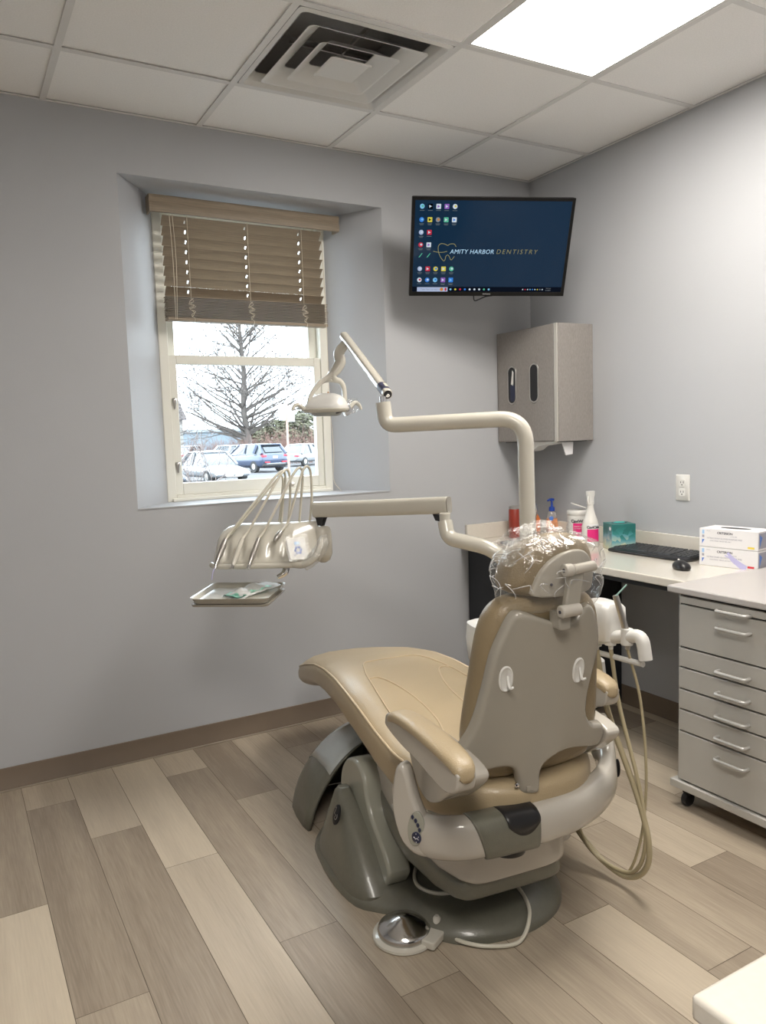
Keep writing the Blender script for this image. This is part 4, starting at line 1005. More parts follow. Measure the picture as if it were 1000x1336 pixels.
tube([W(-1.442, -.456, 1.615), W(-1.458, -.456, 1.60), W(-1.50, -.456, 1.575), W(-1.538, -.457, 1.53), W(-1.553, -.458, 1.49)], [.014, .012, .0105, .009, .008], 12, 6, yk, e=3)
tube([W(-1.442, -.456, 1.612), W(-1.430, -.457, 1.592), W(-1.408, -.458, 1.585), W(-1.392, -.459, 1.56), W(-1.388, -.46, 1.505)], [.014, .013, .011, .010, .009], 12, 6, yk, e=3)
tube([W(-1.50, -.456, 1.582), W(-1.45, -.456, 1.588), W(-1.40, -.458, 1.583)], .008, 10, 5, yk)
obj('yoke', yk, M['cream'], t)
rings = []
H0 = W(-1.478, -.462, 1.495)
lr = Matrix.Rotation(RAD(-30), 4, 'Z')
for f_, a, b in ((-.036, .070, .045), (-.030, .090, .060), (-.022, .094, .064), (-.004, .088, .060), (.018, .072, .050), (.032, .052, .036), (.040, .028, .02)):
    rings.append([H0+lr @ Vector((x+(f_+.03)*.12, y, f_)) for x, y in se(36, a, b, 2.6)])
hd = obj('lamp_head', loft(rings), M['white'], t, angle=50)
obj('lamp_rim', loft([[H0+lr @ Vector((x, y, f_)) for x, y in se(36, a, b, 2.6)] for f_, a, b in ((-.038, .088, .058), (-.034, .094, .063), (-.024, .097, .066), (-.020, .094, .063))]), M['cream'], t, angle=50)
obj('lamp_reflector', loft([[H0+lr @ Vector((x, y, f_)) for x, y in se(28, a, b, 2.4)] for f_, a, b in ((-.052, .05, .032), (-.046, .062, .042), (-.038, .068, .046))]), M['capgrey'], t)
for s, P in ((-1, [(-1.570, -.452, 1.472), (-1.590, -.448, 1.490), (-1.608, -.447, 1.487), (-1.620, -.447, 1.468)]), (1, [(-1.398, -.47, 1.468), (-1.375, -.472, 1.475), (-1.352, -.474, 1.496), (-1.332, -.475, 1.488), (-1.322, -.475, 1.468)])):
    obj('grip_handle', tube([W(*p) for p in P], [.010, .009, .008, .006][:len(P)] if len(P) == 4 else [.012, .010, .009, .008, .006], 10, 6), M['cream'], hd)
obj('switch_block', xf(B(-.018, .018, -.012, .012, -.022, .02), Matrix.Translation(W(-1.395, -.485, 1.468)) @ Matrix.Rotation(RAD(-25), 4, 'Y')), M['chrome'], hd, bevel=.004)
obj('vent_slot', xf(B(-.026, .02, -.006, .006, -.014, .010), Matrix.Translation(W(-1.438, -.522, 1.470)) @ Matrix.Rotation(RAD(-30), 4, 'Z') @ Matrix.Rotation(RAD(-15), 4, 'Y')), mat('slot_grey', (.12, .13, .15), .4), hd, bevel=.003)
obj('handle_film', jit(xf(loft([[(x, y, z) for x, y in se(16, a, a*.7, 2)] for z, a in ((-.03, .02), (0, .032), (.03, .022))]), Matrix.Translation(W(-1.365, -.475, 1.482))), .012, 40), M['film'], hd)

# ------------------------------------------------------------------ delivery unit
t = empty('instrument_unit', 'cream instrument delivery unit with hoses on a swing arm below the window', 'dental instrument unit', (-1.19, -1.38, 0))
obj('lower_arm', rounded_tube([W(-1.19, -1.38, .60), W(-1.215, -1.37, .845), W(-1.295, -1.33, .975), W(-1.385, -1.185, 1.005), W(-1.382, -1.165, 1.06)], .0255, .06, 20, 8), M['cream'], t)
obj('elbow_joint', cyl(W(-1.382, -1.165, 1.055), W(-1.382, -1.165, 1.09), .019), M['cream'], t, bevel=.003)
a0, a1 = W(-1.345, -1.135, 1.112), W(-1.640, -.668, 1.086)
dv_ = (a1-a0).normalized()
bm_ = tube([a0, a1], .030, 28, 0, e=3.2, flat=.75)
bmo = obj('beam_arm', bm_, M['cream'], t, bevel=.004)
obj('beam_end_cap', tube([a0-dv_*.003, a0+dv_*.002], .029, 28, 0, e=3.2, flat=.75), M['shell'], bmo)
obj('beam_pivot', prism([(-.02, -.036), (.022, -.03), (.012, -.052), (-.008, -.056)], -.012, .012, 'y'), M['black'], bmo)
bpy.data.objects[bmo.children[-1].name].matrix_local = Matrix.Translation(a0+dv_*.035) @ Matrix.Rotation(RAD(122), 4, 'Z')
pv = obj('beam_pivot', prism([(-.02, -.025), (.022, -.025), (.012, -.058), (-.004, -.062)], -.012, .012, 'y'), M['black'], bmo)
pv.matrix_local = Matrix.Translation(a1-dv_*.03) @ Matrix.Rotation(RAD(122), 4, 'Z')
nk = lathe([(.020, .075), (.028, .070), (.034, .055), (.036, .01), (.036, -.03), (.026, -.055), (.012, -.064)], 28, c=W(-1.622, -.690, .950))
obj('unit_neck', nk, M['cream'], t)
# head frame
DF = Matrix.Translation(W(-2.035, -.600, .903)) @ Matrix.Rotation(RAD(-34), 4, 'Z')
LN = .375
prof = smooth_poly([(-.004, .012), (.004, -.004), (.05, -.008), (.15, -.004), (.200, .02), (.205, .075), (.185, .120), (.150, .140), (.115, .138), (.078, .112), (.045, .075), (.012, .035)], 3)
rings = []
for i, (x, s_, dy) in enumerate(((0, .35, .03), (.006, .62, .02), (.02, .82, .008), (.045, .93, .003), (.09, 1, 0), (.2, 1, 0), (.30, 1, 0), (LN-.012, 1, 0), (LN-.004, .985, 0), (LN, .95, 0))):
    rings.append([DF @ Vector((x, .02+(y-.02)*s_+dy, .0+z*(s_ if i < 5 else (1 if s_ == 1 else s_)))) for y, z in prof])
# more sections for the scallops
hb_ = bmesh.new()
R2 = []
def ringat(x):
    tab = ((0, .35, .03), (.006, .62, .02), (.02, .82, .008), (.045, .93, .003), (.09, 1, 0), (LN-.012, 1, 0), (LN-.004, .985, 0), (LN, .95, 0))
    for a, b in zip(tab, tab[1:]):
        if a[0] <= x <= b[0]+1e-9:
            u = (x-a[0])/(b[0]-a[0]); s_ = a[1]+(b[1]-a[1])*u; dy = a[2]+(b[2]-a[2])*u; break
    out = []
    for y, z in prof:
        ck = max(0, (x-.295)/(LN-.295)); d = 0
        g_ = max((math.exp(-((x-c_)/.013)**2) for c_ in (.055, .11, .165, .22, .272)), default=0)
        if .0 < y < .10 and z > .02: d = .017*g_*math.exp(-((z-.052)/.036)**2)
        out.append(DF @ Vector((x, .02+(y-.02)*s_+dy+d*.75+.10*ck*max(0, 1-y/.2), z*s_-d*.5)))
    return out
xsn = sorted(set([.295, .31, .345, 0, .003, .006, .012, .02, .03]+[.04+i*.006 for i in range(41)]+[.30, .33, LN-.012, LN-.008, LN-.004, LN]))
hd = obj('unit_body', loft([ringat(x) for x in xsn]), M['cream'], t, angle=60)
def D(x, y, z): return DF @ Vector((x, y, z))
# lower lip
obj('front_lip', tube([D(.0, .018, .004), D(.04, -.004, .0), (D(.2, -.008, .0)), D(.34, -.008, .002), D(LN-.005, .0, .008)], .010, 12, 5), M['cream'], hd)
# key pad
kp_m = DF @ Matrix.Translation((.322, .008, .055)) @ Matrix.Rotation(RAD(30), 4, 'Z') @ Matrix.Rotation(RAD(-28), 4, 'X')
kp = obj('key_pad', xf(prism(rrect(-.036, .036, -.042, .042, .012), -.010, .010, 'y'), kp_m), M['white'], hd, bevel=.003)
kk = bmesh.new()
for a in range(6): prism(ell(.011*cos(a*pi/3), -.006+.012*sin(a*pi/3), .0042, .0042, 10), -.0112, -.0098, 'y', kk)
for x_ in (-.016, .016): prism(ell(x_, -.024, .002, .002, 8), -.0112, -.0098, 'y', kk)
obj('pad_key', xf(kk, kp_m), M['blue'], kp, smooth=False)
obj('pad_key', xf(prism(rrect(-.010, .010, .015, .026, .003), -.0112, -.0098, 'y'), kp_m), M['bluel'], kp, smooth=False)
fl_ = plate(rrect(-.045, .045, -.048, .055, .008), -.0135, -.0130, .012)
for v in fl_.verts: v.co.y += .004*mnoise.noise(v.co*50)
obj('pad_film', xf(fl_, kp_m), M['pfilm'], kp)
gh = obj('grab_handle', tube([D(.30, -.004, .004), D(.345, -.02, .004), D(.385, -.015, .025), D(.405, .0, .06), D(.410, .02, .095)], [.012, .013, .012, .011, .008], 12, 6), M['cream'], hd)
obj('handle_film', jit(tube([D(.35, -.02, -.005), D(.39, -.018, .03), D(.415, .0, .07), D(.42, .02, .10)], [.018, .024, .022, .012], 14, 6), .007, 60), M['filmw'], gh)
# script lettering on the end cheek
text('script_lettering', 'Pelton Crane', M['ink'], .020, hd, mtx=DF @ Matrix.Translation((.330, .098, .098)) @ Matrix.Rotation(RAD(45), 4, 'Z') @ Matrix.Rotation(RAD(70), 4, 'X') @ Matrix.Rotation(RAD(8), 4, 'Z'), shear=.35, ext=.0003)
# handpieces and their hoses
HP = [(.045, (.012, .03), 0), (.105, (.03, .045), 1), (.165, (.035, .06), 2)]
hx = [.045, .108, .168, .235]
arcs = [((.235, .165, .135), (.262, .13, .33), 0), ((.262, .165, .135), (.28, .12, .335), 1), ((.305, .165, .14), (.33, .12, .34), 2), ((.345, .165, .14), (.36, .12, .345), 3)]
for i, ((bx_, by_, bz_), (tx_, ty_, tz_), k) in enumerate(arcs):
    x_ = hx[i]
    if i < 3:
        tip = Vector((x_-.014, -.036, .006)); end = Vector((x_+.012, .024, .098))
    else:
        tip = Vector((x_+.0, .035, .085)); end = Vector((x_+.022, .060, .118))
    mid = end.lerp(Vector((tx_, ty_, tz_)), .5)+Vector((0, 0, .012))
    P = [D(bx_, by_, bz_), D(bx_+.012, by_-.005, bz_+.09), D(tx_-.002, ty_+.025, tz_-.012), D(tx_-.02, ty_-.01, tz_-.004), D(mid.x, mid.y, mid.z), D(end.x+.02, end.y+.02, end.z+.028), D(end.x, end.y, end.z)]
    ho = obj('hose', tube(P, .0048, 10, 8), M['hosel'], hd)
    e1 = D(*end); e2 = D(*tip); q = e1.lerp(e2, .5)
    hpz = obj('handpiece', tube([e1, e1.lerp(e2, .25), e1.lerp(e2, .6), e1.lerp(e2, .8), e2], [.008, .0115, .0105, .009, .006] if i == 0 else [.007, .0095, .0105, .0095, .006], 14, 0), M['steel'] if i != 1 else M['cream'], ho)
    if i in (1, 2): obj('metal_tip', tube([e1.lerp(e2, .72), e1.lerp(e2, 1.1)], .0066, 12, 0), M['chrome'], hpz)
    if i == 1: obj('dark_grip', tube([e1.lerp(e2, .55), e1.lerp(e2, .68)], .0088, 12, 0), M['black'], hpz)
    if i == 0:
        obj('metal_tip', tube([e1.lerp(e2, .8), e2+Vector((0, 0, -.006))], .006, 12, 0), M['chrome'], hpz)
        obj('syringe_nozzle', tube([e2, e2+Vector((-.012, -.006, -.02)), e2+Vector((-.018, -.008, -.045))], .0018, 6, 5), M['lilac'], hpz)
P = [D(.225, .165, .13), D(.24, .16, .22), D(.255, .13, .31), D(.235, .10, .30), D(.15, .07, .20), D(.07, .05, .11)]
obj('hose', tube(P, .0036, 10, 8), M['hosel'], hd)
obj('hose_clip', xf(lathe([(.008, 0), (.009, .008), (.006, .014)], 14), Matrix.Translation(D(.295, .10, .285)) @ Matrix.Rotation(RAD(60), 4, 'X')), M['white'], hd)
# tray on its stem
obj('tray_stem', tube([D(.27, .06, .0), D(.265, .05, -.035), D(.24, .03, -.05)], [.014, .013, .008], 12, 4), M['chrome'], t)
TM = Matrix.Translation(W(-1.953, -.672, .805)) @ Matrix.Rotation(RAD(-37), 4, 'Z') @ Matrix.Rotation(RAD(1.5), 4, 'X')
tb_ = loft([[(x, y, z) for x, y in rrect(-a, a, -b, b, r_, 6)] for z, a, b, r_ in ((-.010, .128, .116, .02), (-.008, .132, .12, .022), (.010, .140, .128, .026), (.012, .144, .132, .028), (.010, .139, .127, .024), (-.005, .130, .118, .02))])
tr = obj('instrument_tray', xf(tb_, TM), M['cream'], t, angle=50)
obj('tray_holder', xf(loft([[(x, y, z) for x, y in rrect(-a, a, -b, b, .02, 5)] for z, a, b in ((-.020, .11, .10), (-.018, .138, .126), (-.011, .140, .128))]), TM), M['shell'], t, angle=50)
# pouch lying on the tray
po = plate(rrect(-.105, .10, -.05, .05, .004), -.001, .001, .010, axis='z')
for v in po.verts:
    e_ = max(0, 1-(v.co.x/.11)**2)*max(0, 1-(v.co.y/.055)**2); v.co.z += .030*e_*(.6+.8*mnoise.noise(v.co*28))+.004*mnoise.noise(v.co*60)+.002
pt = empty('sterilization_pouch', 'crinkled clear and green pouch lying on the instrument tray', 'pouch', (0, 0, 0))
pt.matrix_world = Matrix.Translation((-1.905, -.672, .806)) @ Matrix.Rotation(RAD(18), 4, 'Z') @ Matrix.Rotation(RAD(-6), 4, 'Y')
obj('pouch_film', po, glass_mat('pouch_film', (.88, .90, .86), .15, .15, bump=.7, white=.5), pt)
pg = plate(rrect(-.100, -.055, -.045, .045, .004), .006, .0068, .008, axis='z')
for v in pg.verts: v.co.z += .006*mnoise.noise(v.co*50)+.006*max(0, 1-(v.co.y/.05)**2)
obj('green_panel', pg, mat('pouch_green', (.12, .34, .25), .4, var=.6, vscale=40), pt)
pg = plate(rrect(-.04, .06, -.045, -.022, .004), .011, .0118, .008, axis='z')
for v in pg.verts: v.co.z += .006*mnoise.noise(v.co*50)
obj('green_print', pg, mat('pouch_green_print', (.20, .50, .36), .4, var=.5, vscale=60), pt)
obj('paper_slip', B(-.13, -.07, -.03, .035, -.0, .001), M['paper'], pt, smooth=False)

# ------------------------------------------------------------------ assistant's side: support centre with holder and hoses
t = empty('assistant_unit', 'white suction unit with holder bar and hanging hoses right of the chair', 'suction unit', (-1.60, -1.85, 0), RAD(-7))
obj('unit_housing', loft([[(x+.365, y+.56, z) for x, y in se(40, a, b, 5)] for z, a, b in ((.50, .07, .30), (.52, .085, .33), (.60, .09, .34), (.655, .085, .335), (.665, .07, .31))]), M['white'], t, angle=50)
obj('support_column', loft([[(x+.36, y+.53, z) for x, y in se(28, a, b, 3)] for z, a, b in ((.0005, .10, .12), (.02, .10, .12), (.04, .07, .08), (.46, .06, .07), (.51, .07, .09))]), M['bone'], t)
bxr = loft([[(x+.392, y+.20, z) for x, y in se(36, a, b, 5)] for z, a, b in ((.735, .030, .045), (.745, .040, .058), (.80, .044, .062), (.838, .042, .060), (.850, .032, .050))])
obj('cuspidor_block', bxr, M['white'], t, angle=50)
hbm = rounded_tube([(.385, .30, .73), (.375, .262, .725), (.398, .042, .782), (.400, .030, .715)], .019, .028, 18, 6)
hbo = obj('holder_bar', hbm, M['white'], t)
obj('lower_rail', rounded_tube([(.385, .24, .69), (.400, .04, .70)], .008, .02, 12), M['white'], hbo)
INS = [((.388, .225, .742), .009, M['hose'], .0085), ((.396, .170, .757), .008, M['hose'], .006), ((.402, .105, .772), .0075, M['hose'], .0042)]
for i, (p, r_, m_, hr) in enumerate(INS):
    p = Vector(p); cup = obj('holder_cup', cyl(p+Vector((-.014, -.012, -.028)), p+Vector((-.012, -.01, .020)), .017), M['white'], hbo, bevel=.003)
    tipv = [Vector((-.01, .01, .05)), Vector((-.008, .01, .06)), Vector((-.028, .015, .115))][i]
    tl = obj('suction_tip', tube([p+Vector((-.012, -.012, -.04)), p+Vector((-.012, -.01, .0)), p+Vector((-.012, -.01, 0))+tipv], [.007, .010, .0085], 14, 5), [M['bottle'], M['bottle'], M['steel']][i], t)
    if i == 2: obj('straw', tube([p+Vector((-.04, .005, .112)), p+Vector((-.022, -.02, .148))], .0022, 8, 0), mat('straw_mint', (.45, .72, .66), .4), tl)
    s = p+Vector((-.012, -.012, -.04))
    paths = [[s, (.385, .17, .52), (.40, .06, .30), (.405, .02, .17), (.405, .045, .085), (.40, .12, .035), (.385, .22, .05), (.36, .31, .12), (.345, .35, .24), (.35, .40, .42), (.36, .45, .55)],
             [s, (.40, .14, .55), (.405, .06, .33), (.40, .03, .20), (.40, .055, .10), (.40, .12, .048), (.37, .21, .06), (.35, .27, .12), (.34, .31, .26), (.35, .38, .45), (.36, .45, .56)],
             [s, (.425, .08, .58), (.42, .05, .38), (.415, .06, .20), (.41, .10, .07), (.40, .14, .035), (.37, .20, .055), (.345, .25, .12), (.335, .30, .28), (.35, .38, .46), (.36, .45, .56)]][i]
    obj('suction_hose', tube(paths, hr, 12, 8), m_, t)

# ------------------------------------------------------------------ foot control
t = empty('foot_control', 'round chrome-domed foot control on a cream plate on the floor', 'foot pedal', (0, 0, 0))
fk = Matrix.Rotation(RAD(-7), 4, 'Z'); fc = Matrix.Translation((-1.60, -1.85, 0)) @ fk @ Vector((-.283, .196, 0))
t.location = fc; t.rotation_euler = (0, 0, RAD(-7))
obj('base_plate', loft([[(x, y, z) for x, y in se(48, a, a, 2)] for z, a in ((.0005, .084), (.004, .087), (.010, .086), (.013, .080))]), M['cream'], t, angle=60)
obj('dome', lathe([(.072, .012), (.073, .024), (.070, .030), (.055, .040), (.015, .055), (.003, .057)], 56), mat('pedal_chrome', (.60, .59, .58), .16, 1.), t, angle=60)
cbx = obj('cable_block', xf(prism(rrect(-.042, .05, -.022, .022, .008), .004, .026, 'z'), Matrix.Translation((.062, -.058, 0)) @ Matrix.Rotation(RAD(35), 4, 'Z')), M['cream'], t, bevel=.004)
obj('connector', xf(lathe([(.011, 0), (.011, .02), (.006, .026)], 14), Matrix.Translation((.085, -.03, .026))), M['cream'], cbx)
fcl = fk.inverted() @ (-fc)
def Lc(x, y, z): return (x+.283, y-.196, z)
cd = tube([Lc(-.19, .15, .016), Lc(-.16, .09, .012), Lc(-.10, .045, .010), Lc(-.02, .03, .010), Lc(.04, .075, .045), Lc(.062, .15, .06), Lc(.055, .23, .07), Lc(.01, .28, .095), Lc(-.06, .27, .10)], .0055, 10, 8)
obj('cord', cd, M['hosel'], t)
cd = tube([Lc(-.04, .215, .075), Lc(-.10, .215, .068), Lc(-.165, .24, .066), Lc(-.195, .30, .068), Lc(-.165, .365, .08), Lc(-.10, .39, .095), Lc(-.04, .38, .10)], .0055, 10, 8)
obj('cord', cd, M['hosel'], t)

# ------------------------------------------------------------------ outside
FW, RT, UPV = Vector((.48956, .86632, -.0991)), Vector((.86856, -.49453, -.03233)), Vector((.07702, .07025, .99455))
F_PX = 1010.443
def ray(u, v): return FW+RT*((u-500)/F_PX)+UPV*((668-v)/F_PX)
def gp(u, v, z=-.55):
    d = ray(u, v); return CAMP+d*((z-CAMP.z)/d.z)
def pd(u, v, d): return CAMP+ray(u, v)*d
GZ = -.55
o = S('ground_outside', B(-150, 350, .6, 500, GZ-.05, GZ), M['asphalt'], smooth=False)
azi = math.atan2(.866, .49)
# cars
def car(name, label, cat, pos, heading, L_, Wd, Ht, paint, suv=False):
    t = empty(name, label, cat, (pos.x, pos.y, GZ), heading)
    h = Wd/2; r = .34 if suv else .31; zb = .24; belt = Ht*.66 if suv else Ht*.58
    # lower body
    if suv: st = [(-L_/2, .80, .42, belt-.10), (-L_/2+.06, .93, .34, belt-.02), (-L_/2+.3, 1, zb, belt+.02), (-.6, 1, zb, belt+.02), (.9, 1, zb, belt-.02), (1.4, .99, zb, belt-.10), (L_/2-.25, .95, zb+.04, belt-.22), (L_/2, .8, .36, belt-.34)]
    else: st = [(-L_/2, .8, .40, belt-.06), (-L_/2+.15, .93, .30, belt), (-1.2, 1, zb, belt+.02), (.6, 1, zb, belt), (1.1, .99, zb, belt-.05), (L_/2-.5, .97, zb, belt-.17), (L_/2-.1, .88, .28, belt-.28), (L_/2, .75, .36, belt-.38)]
    b = loft([[(x, y, (z0+z1)/2+z) for y, z in se(28, h*w_, (z1-z0)/2, 4)] for x, w_, z0, z1 in st])
    obj('car_body', b, paint, t, angle=50)
    if suv: g_ = [(-L_/2+.10, .60, belt-.05, .80), (-L_/2+.55, .0, Ht-.09, .70), (-.2, 0, Ht-.05, .72), (.45, 0, Ht-.09, .70), (1.25, 0, belt-.06, .84)]
    else: g_ = [(-L_/2+.55, 0, belt, .78), (-1.0, 0, Ht-.07, .64), (-.2, 0, Ht-.03, .66), (.25, 0, Ht-.07, .64), (1.05, 0, belt-.06, .82)]
    rr = []
    for x, _, zt, wt in g_:
        rr.append([(x, -h*.92, belt-.10), (x, -h*wt, zt), (x, h*wt, zt), (x, h*.92, belt-.10)])
    obj('glasshouse', loft(rr), M['carglass'], t, bevel=.04)
    xs_ = [g_[1][0]-.03, g_[2][0], g_[3][0]+.03]
    rf = loft([[(x, -h*w_, z-.03), (x, -h*w_*.9, z+.035), (x, h*w_*.9, z+.035), (x, h*w_, z-.03)] for (x, w_, z) in ((xs_[0], .72, g_[1][2]), (xs_[1], .74, g_[2][2]), (xs_[2], .72, g_[3][2]))])
    obj('roof', rf, paint, t, bevel=.03)
    pl_ = bmesh.new()
    for s in (-1, 1):
        for a, b_ in ((0, 1), (3, 4)):
            p = Vector((g_[a][0], s*h*.90, belt-.04)); q = Vector((g_[b_][0], s*h*(g_[b_][3]+.02), g_[b_][2])) if a == 0 else None
            if a == 3: p = Vector((g_[4][0], s*h*.88, belt-.04)); q = Vector((g_[3][0], s*h*.72, g_[3][2]))
            tube([p, q], .05 if a else .09, 6, 0, pl_)
        tube([Vector((-.35, s*h*.95, belt)), Vector((-.35, s*h*.74, Ht-.06))], .04, 6, 0, pl_)
        if suv: tube([Vector((-1.35, s*h*.95, belt)), Vector((-1.45, s*h*.74, Ht-.08))], .13, 6, 0, pl_)
    obj('pillars', pl_, paint, t)
    for x in (-L_/2+.85, L_/2-.88):
        for s in (-1, 1):
            wh = obj('wheel', xf(lathe([(.15, -.1), (r-.02, -.11), (r, -.07), (r, .07), (r-.02, .11), (.15, .1)], 26), Matrix.Translation((x, s*(h-.10), r)) @ Matrix.Rotation(pi/2, 4, 'X')), M['tyre'], t)
            obj('hub', xf(lathe([(.01, .115), (.17, .11), (.17, .10)], 20), Matrix.Translation((x, s*(h-.10), r)) @ Matrix.Rotation(-s*pi/2, 4, 'X')), M['steel'], wh)
    xr, xfz = -L_/2, L_/2
    for s in (-1, 1):
        y0, y1 = sorted((s*h*.62, s*h*.93)); obj('tail_lamp', B(xr-.01, xr+.22, y0, y1, belt-.22, belt-.10), M['red'], t, bevel=.03)
        y0, y1 = sorted((s*h*.52, s*h*.90)); obj('head_lamp', B(xfz-.30, xfz-.06, y0, y1, belt-.46, belt-.33), M['bottle'], t, bevel=.04)
    if suv:
        obj('rear_bumper', B(xr-.06, xr+.2, -h*.88, h*.88, .34, .52), M['black'], t, bevel=.04)
        obj('bumper_strip', B(xr-.07, xr, -h*.7, h*.7, .46, .53), M['carwhite'], t, bevel=.02)
        obj('number_plate', B(xr-.02, xr+.02, -.16, .16, .80, .92), M['paper'], t, bevel=.01)
        for s in (-1, 1):
            y0, y1 = sorted((s*h*.45, s*h*.78)); obj('reflector', B(xr-.08, xr, y0, y1, .56, .62), M['red'], t)
        obj('rear_window', xf(B(-.02, .02, -h*.62, h*.62, -.2, .2), Matrix.Translation((xr+.26, 0, belt+.19)) @ Matrix.Rotation(RAD(40), 4, 'Y')), M['carglass'], t, bevel=.03)
        obj('spoiler', B(xr+.33, xr+.75, -h*.68, h*.68, Ht-.12, Ht-.05), paint, t, bevel=.03)
    else:
        gr = obj('grille', xf(loft([[(x, y, z) for y, z in [(-.55, .12), (.55, .12), (.38, -.10), (-.38, -.10)]] for x in (-.04, .03)]), Matrix.Translation((xfz-.02, 0, belt-.46))), M['steel'], t, bevel=.03)
        obj('grille_emblem', xf(lathe([(.06, 0), (.07, .02), (.05, .03)], 18), Matrix.Translation((xfz+.01, 0, belt-.43)) @ Matrix.Rotation(pi/2, 4, 'Y')), M['chrome'], gr)
        obj('number_plate', B(xfz-.01, xfz+.03, -.16, .16, .36, .47), M['paper'], t, bevel=.01)
    return t
rear = gp(361, 616); hdg = (Vector((.492, .870, 0))*.74+Vector((-.869, .4945, 0))*.67).normalized()
car('suv', 'blue-grey sport utility car parked beyond the window, rear towards the room', 'car', rear+hdg*2.3, math.atan2(hdg.y, hdg.x), 4.5, 1.86, 1.66, M['carblue'], True)
fr_ = gp(306, 631); hdg = (Vector((-.492, -.870, 0))*.80+Vector((.869, -.4945, 0))*.60).normalized()
car('sedan', 'white sedan facing the window behind bare twigs', 'car', fr_-hdg*2.3, math.atan2(hdg.y, hdg.x), 4.7, 1.84, 1.45, M['carwhite'])
fr2 = gp(228, 640); car('dark_car', 'dark car at the lower left corner of the window view', 'car', fr2-hdg*1.9+Vector((-.2, .6, 0)), math.atan2(hdg.y, hdg.x), 4.6, 1.8, 1.42, M['cardark'])
for u, v, lab, m_ in ((304, 605, 'pale car parked in the far row left of the tree', M['carwhite']), (398, 607, 'pale car parked in the far row right of the blue-grey car', M['carwhite']), (252, 604, 'pale car in the far row behind the white sedan', M['carwhite'])):
    p = gp(u, v); car('parked_car', lab, 'car', p, math.atan2(.2, .9)+.4, 4.5, 1.8, 1.5, m_, False)['group'] = 'cars in the far row'
# tree
def branch(bm, p, d, ln, r, depth, rg, n=4, up=.12, spread=.8, rmin=.008):
    segs = 4; P = [p.copy()]; R_ = [r]; dd = d.copy(); q = p.copy()
    for i in range(segs):
        dd = (dd+Vector((rg.uniform(-.26, .26), rg.uniform(-.26, .26), rg.uniform(-.12, .14)+up*.3))).normalized(); q = q+dd*ln/segs; P.append(q.copy()); R_.append(r*(1-.16*(i+1)))
    tube(P, R_, 5 if depth > 1 else 4, 0, bm, cap=False)
    if depth <= 0: return
    k = n if depth > 1 else n+1
    for i in range(k):
        j = rg.randint(1, segs); s = P[j]; a = rg.uniform(0, 2*pi); o_ = dd.orthogonal().normalized(); o_.rotate(Matrix.Rotation(a, 3, dd))
        nd = (dd*(1-.35*spread)+o_*spread).normalized(); nd.z += up; nd.normalize()
        branch(bm, s, nd, ln*rg.uniform(.5, .72), max(rmin, R_[j]*.55), depth-1, rg, n, up, spread, rmin)
rg = random.Random(5)
tp = pd(323, 580, 66); tp.z = GZ
tm_ = bmesh.new()
trunk = [tp, tp+Vector((.1, 0, 2)), tp+Vector((-.15, .1, 4.5)), tp+Vector((.0, 0, 7.5)), tp+Vector((-.2, 0, 11)), tp+Vector((-.1, 0, 14))]
tube(trunk, [.33, .28, .25, .21, .14, .05], 9, 5, tm_)
for i in range(74):
    f_ = rg.uniform(.13, .95); idx = f_*5; k = int(idx); s = trunk[k].lerp(trunk[min(5, k+1)], idx-k); a = rg.uniform(0, 2*pi)
    el = .25+.75*f_; d = Vector((cos(a), sin(a), el)).normalized(); branch(tm_, s, d, (7.6-5.0*f_)*rg.uniform(.75, 1.1), .11*(1-.45*f_), 3, rg, 3, .05, .7, .023)
for a_, b_ in (((-.0, 0, 1.0), (-1.3, .2, 4.4)), ((0, 0, 1.2), (.9, -.3, 5))):
    tube([tp+Vector(a_), tp+Vector(a_).lerp(Vector(b_), .5)+Vector((.25 if b_[0] < 0 else -.1, 0, 0)), tp+Vector(b_)], [.16, .12, .06], 7, 5, tm_)
tree = obj('tree', tm_, M['bark'], None); tag(tree, 'tall bare winter tree in the parking lot', 'tree')
def shrub(u, v, d, wid, ht, n, m_, label, r=.012, seed=1, stuff=False, name='shrub', group=None):
    rg = random.Random(seed); bm = bmesh.new(); p = pd(u, v, d); p.z = GZ; ax = Vector((.869, -.4945, 0))
    for i in range(n):
        s = p+ax*rg.uniform(-wid/2, wid/2)+Vector((.49, .87, 0))*rg.uniform(-.8, .8); dd = Vector((rg.uniform(-.45, .45), rg.uniform(-.45, .45), 1)).normalized()
        branch(bm, s, dd, ht*rg.uniform(.45, .7), r, 2, rg, 3, .12, .55)
    o = obj(name, bm, m_, None); tag(o, label, 'shrub', group); return o
shrub(256, 600, 20, 1.5, 2.2, 14, mat('twig_pale', (.16, .13, .12), .9, var=.2), 'bare twiggy shrub in front of the white sedan', .010, 3)
hg = 'bare reddish shrubs along the lot'
shrub(256, 590, 64, 11, 2.1, 90, M['twig'], 'reddish bare shrub at the left edge of the lot', .018, 5, group=hg)
shrub(300, 590, 68, 4, 1.9, 55, M['twig'], 'reddish bare shrub left of the tree trunk', .018, 6, group=hg)
shrub(350, 590, 70, 5, 2.3, 55, M['twig'], 'reddish bare shrub behind the blue-grey car', .018, 7, group=hg)
shrub(390, 592, 58, 5.0, 2.6, 90, M['twig'], 'reddish bare shrub at the right edge of the view', .018, 8, group=hg)
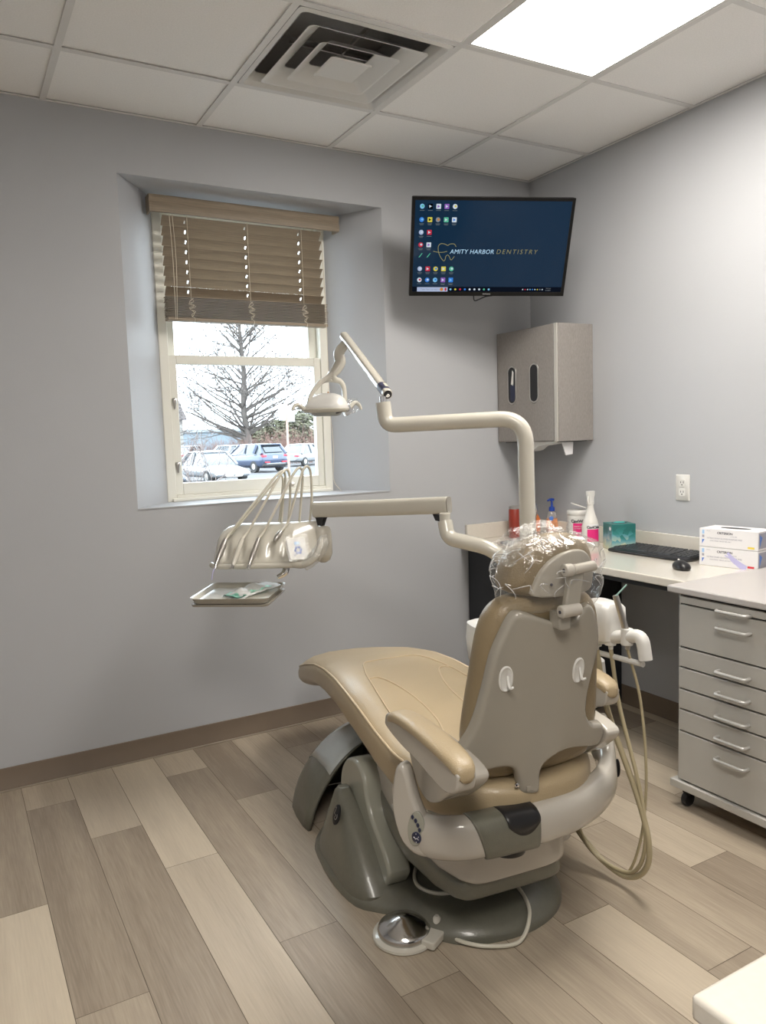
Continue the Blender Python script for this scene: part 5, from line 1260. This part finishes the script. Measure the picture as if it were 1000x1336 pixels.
# evergreen mass
rg = random.Random(9)
for n_, (u, v, d, w_, h_) in enumerate(((385, 580, 84, 5.5, 4.4), (360, 580, 92, 5.5, 4.0), (412, 580, 92, 7, 5.6), (333, 580, 102, 5, 3.4))):
    bm = bmesh.new(); p = pd(u, v, d); p.z = GZ
    for i in range(900):
        a = rg.uniform(0, 2*pi); rr_ = rg.random()**.5; hh = rg.uniform(.1, 1); c = p+Vector((cos(a)*rr_*w_/2*(1.05-hh*.5), sin(a)*rr_*w_/2*(1.05-hh*.5), hh*h_)); s = rg.uniform(.12, .3)
        bmesh.ops.create_icosphere(bm, subdivisions=1, radius=s, matrix=Matrix.Translation(c) @ Matrix.Diagonal((1, 1, .6, 1)))
    o = obj('evergreen_tree', bm, M['evergreen'], None, smooth=False); tag(o, ['evergreen tree second from the right behind the lot', 'low evergreen tree right of the bare trunk', 'tallest evergreen tree at the right edge of the window view', 'smallest evergreen tree just behind the bare trunk'][n_], 'tree')
# sign post
sp = gp(378, 625); t = empty('sign_post', 'parking lot sign post with white sign plates right of the cars', 'sign', (sp.x, sp.y, GZ))
dsp = (sp-CAMP).length; hh = 3.45
obj('post', B(-.045, .045, -.045, .045, 0, hh), mat('post_brown', (.36, .24, .19), .7), t, bevel=.01)
for s in (-1, 1):
    q = obj('sign_plate', xf(B(-.17, .17, -.02, .02, -.36, .36), Matrix.Translation((s*.20*.869-.03, -s*.20*.4945-.06, hh-.36-(s+1)*.04)) @ Matrix.Rotation(RAD(-30), 4, 'Z')), M['paper'], t, bevel=.02)
# buildings
p = pd(208, 580, 78); t = empty('house', 'pale house with dark gable roof at the far left of the view', 'building', (p.x, p.y, GZ), RAD(-30))
obj('house_walls', B(-5, .9, 0, 6, 0, 4.3), mat('pale_siding', (.24, .23, .21), .8), t)
obj('roof', prism([(-.6, 4.2), (3, 6.4), (6.6, 4.2)], -5.4, 1.3, 'x'), mat('roof_brown', (.12, .10, .10), .8), t)
p = pd(278, 577, 110); t = empty('warehouse', 'long low pale blue building across the lot', 'building', (p.x, p.y, GZ), RAD(-30))
obj('building_walls', B(-8, 6, 0, 5, 0, 3.1), mat('pale_blue_siding', (.18, .22, .25), .8), t)
obj('roof', B(-8.3, 6.3, -.3, 5.3, 3.1, 3.5), mat('pale_roof', (.25, .28, .3), .7), t)

# ------------------------------------------------------------------ light
wd = bpy.data.worlds.new('sky'); sc.world = wd; wd.use_nodes = True; N, L = wd.node_tree.nodes, wd.node_tree.links
bg = N['Background']; bg.inputs[0].default_value = (.80, .90, 1., 1); bg.inputs[1].default_value = 9.
sc.view_settings.view_transform = 'Standard'; sc.view_settings.look = 'None'; sc.view_settings.gamma = 1.; sc.view_settings.exposure = 0.
sc.cycles.use_denoising = True
sc.cycles.max_bounces = 12; sc.cycles.diffuse_bounces = 8; sc.cycles.glossy_bounces = 4; sc.cycles.transparent_max_bounces = 16; sc.cycles.sample_clamp_indirect = 6
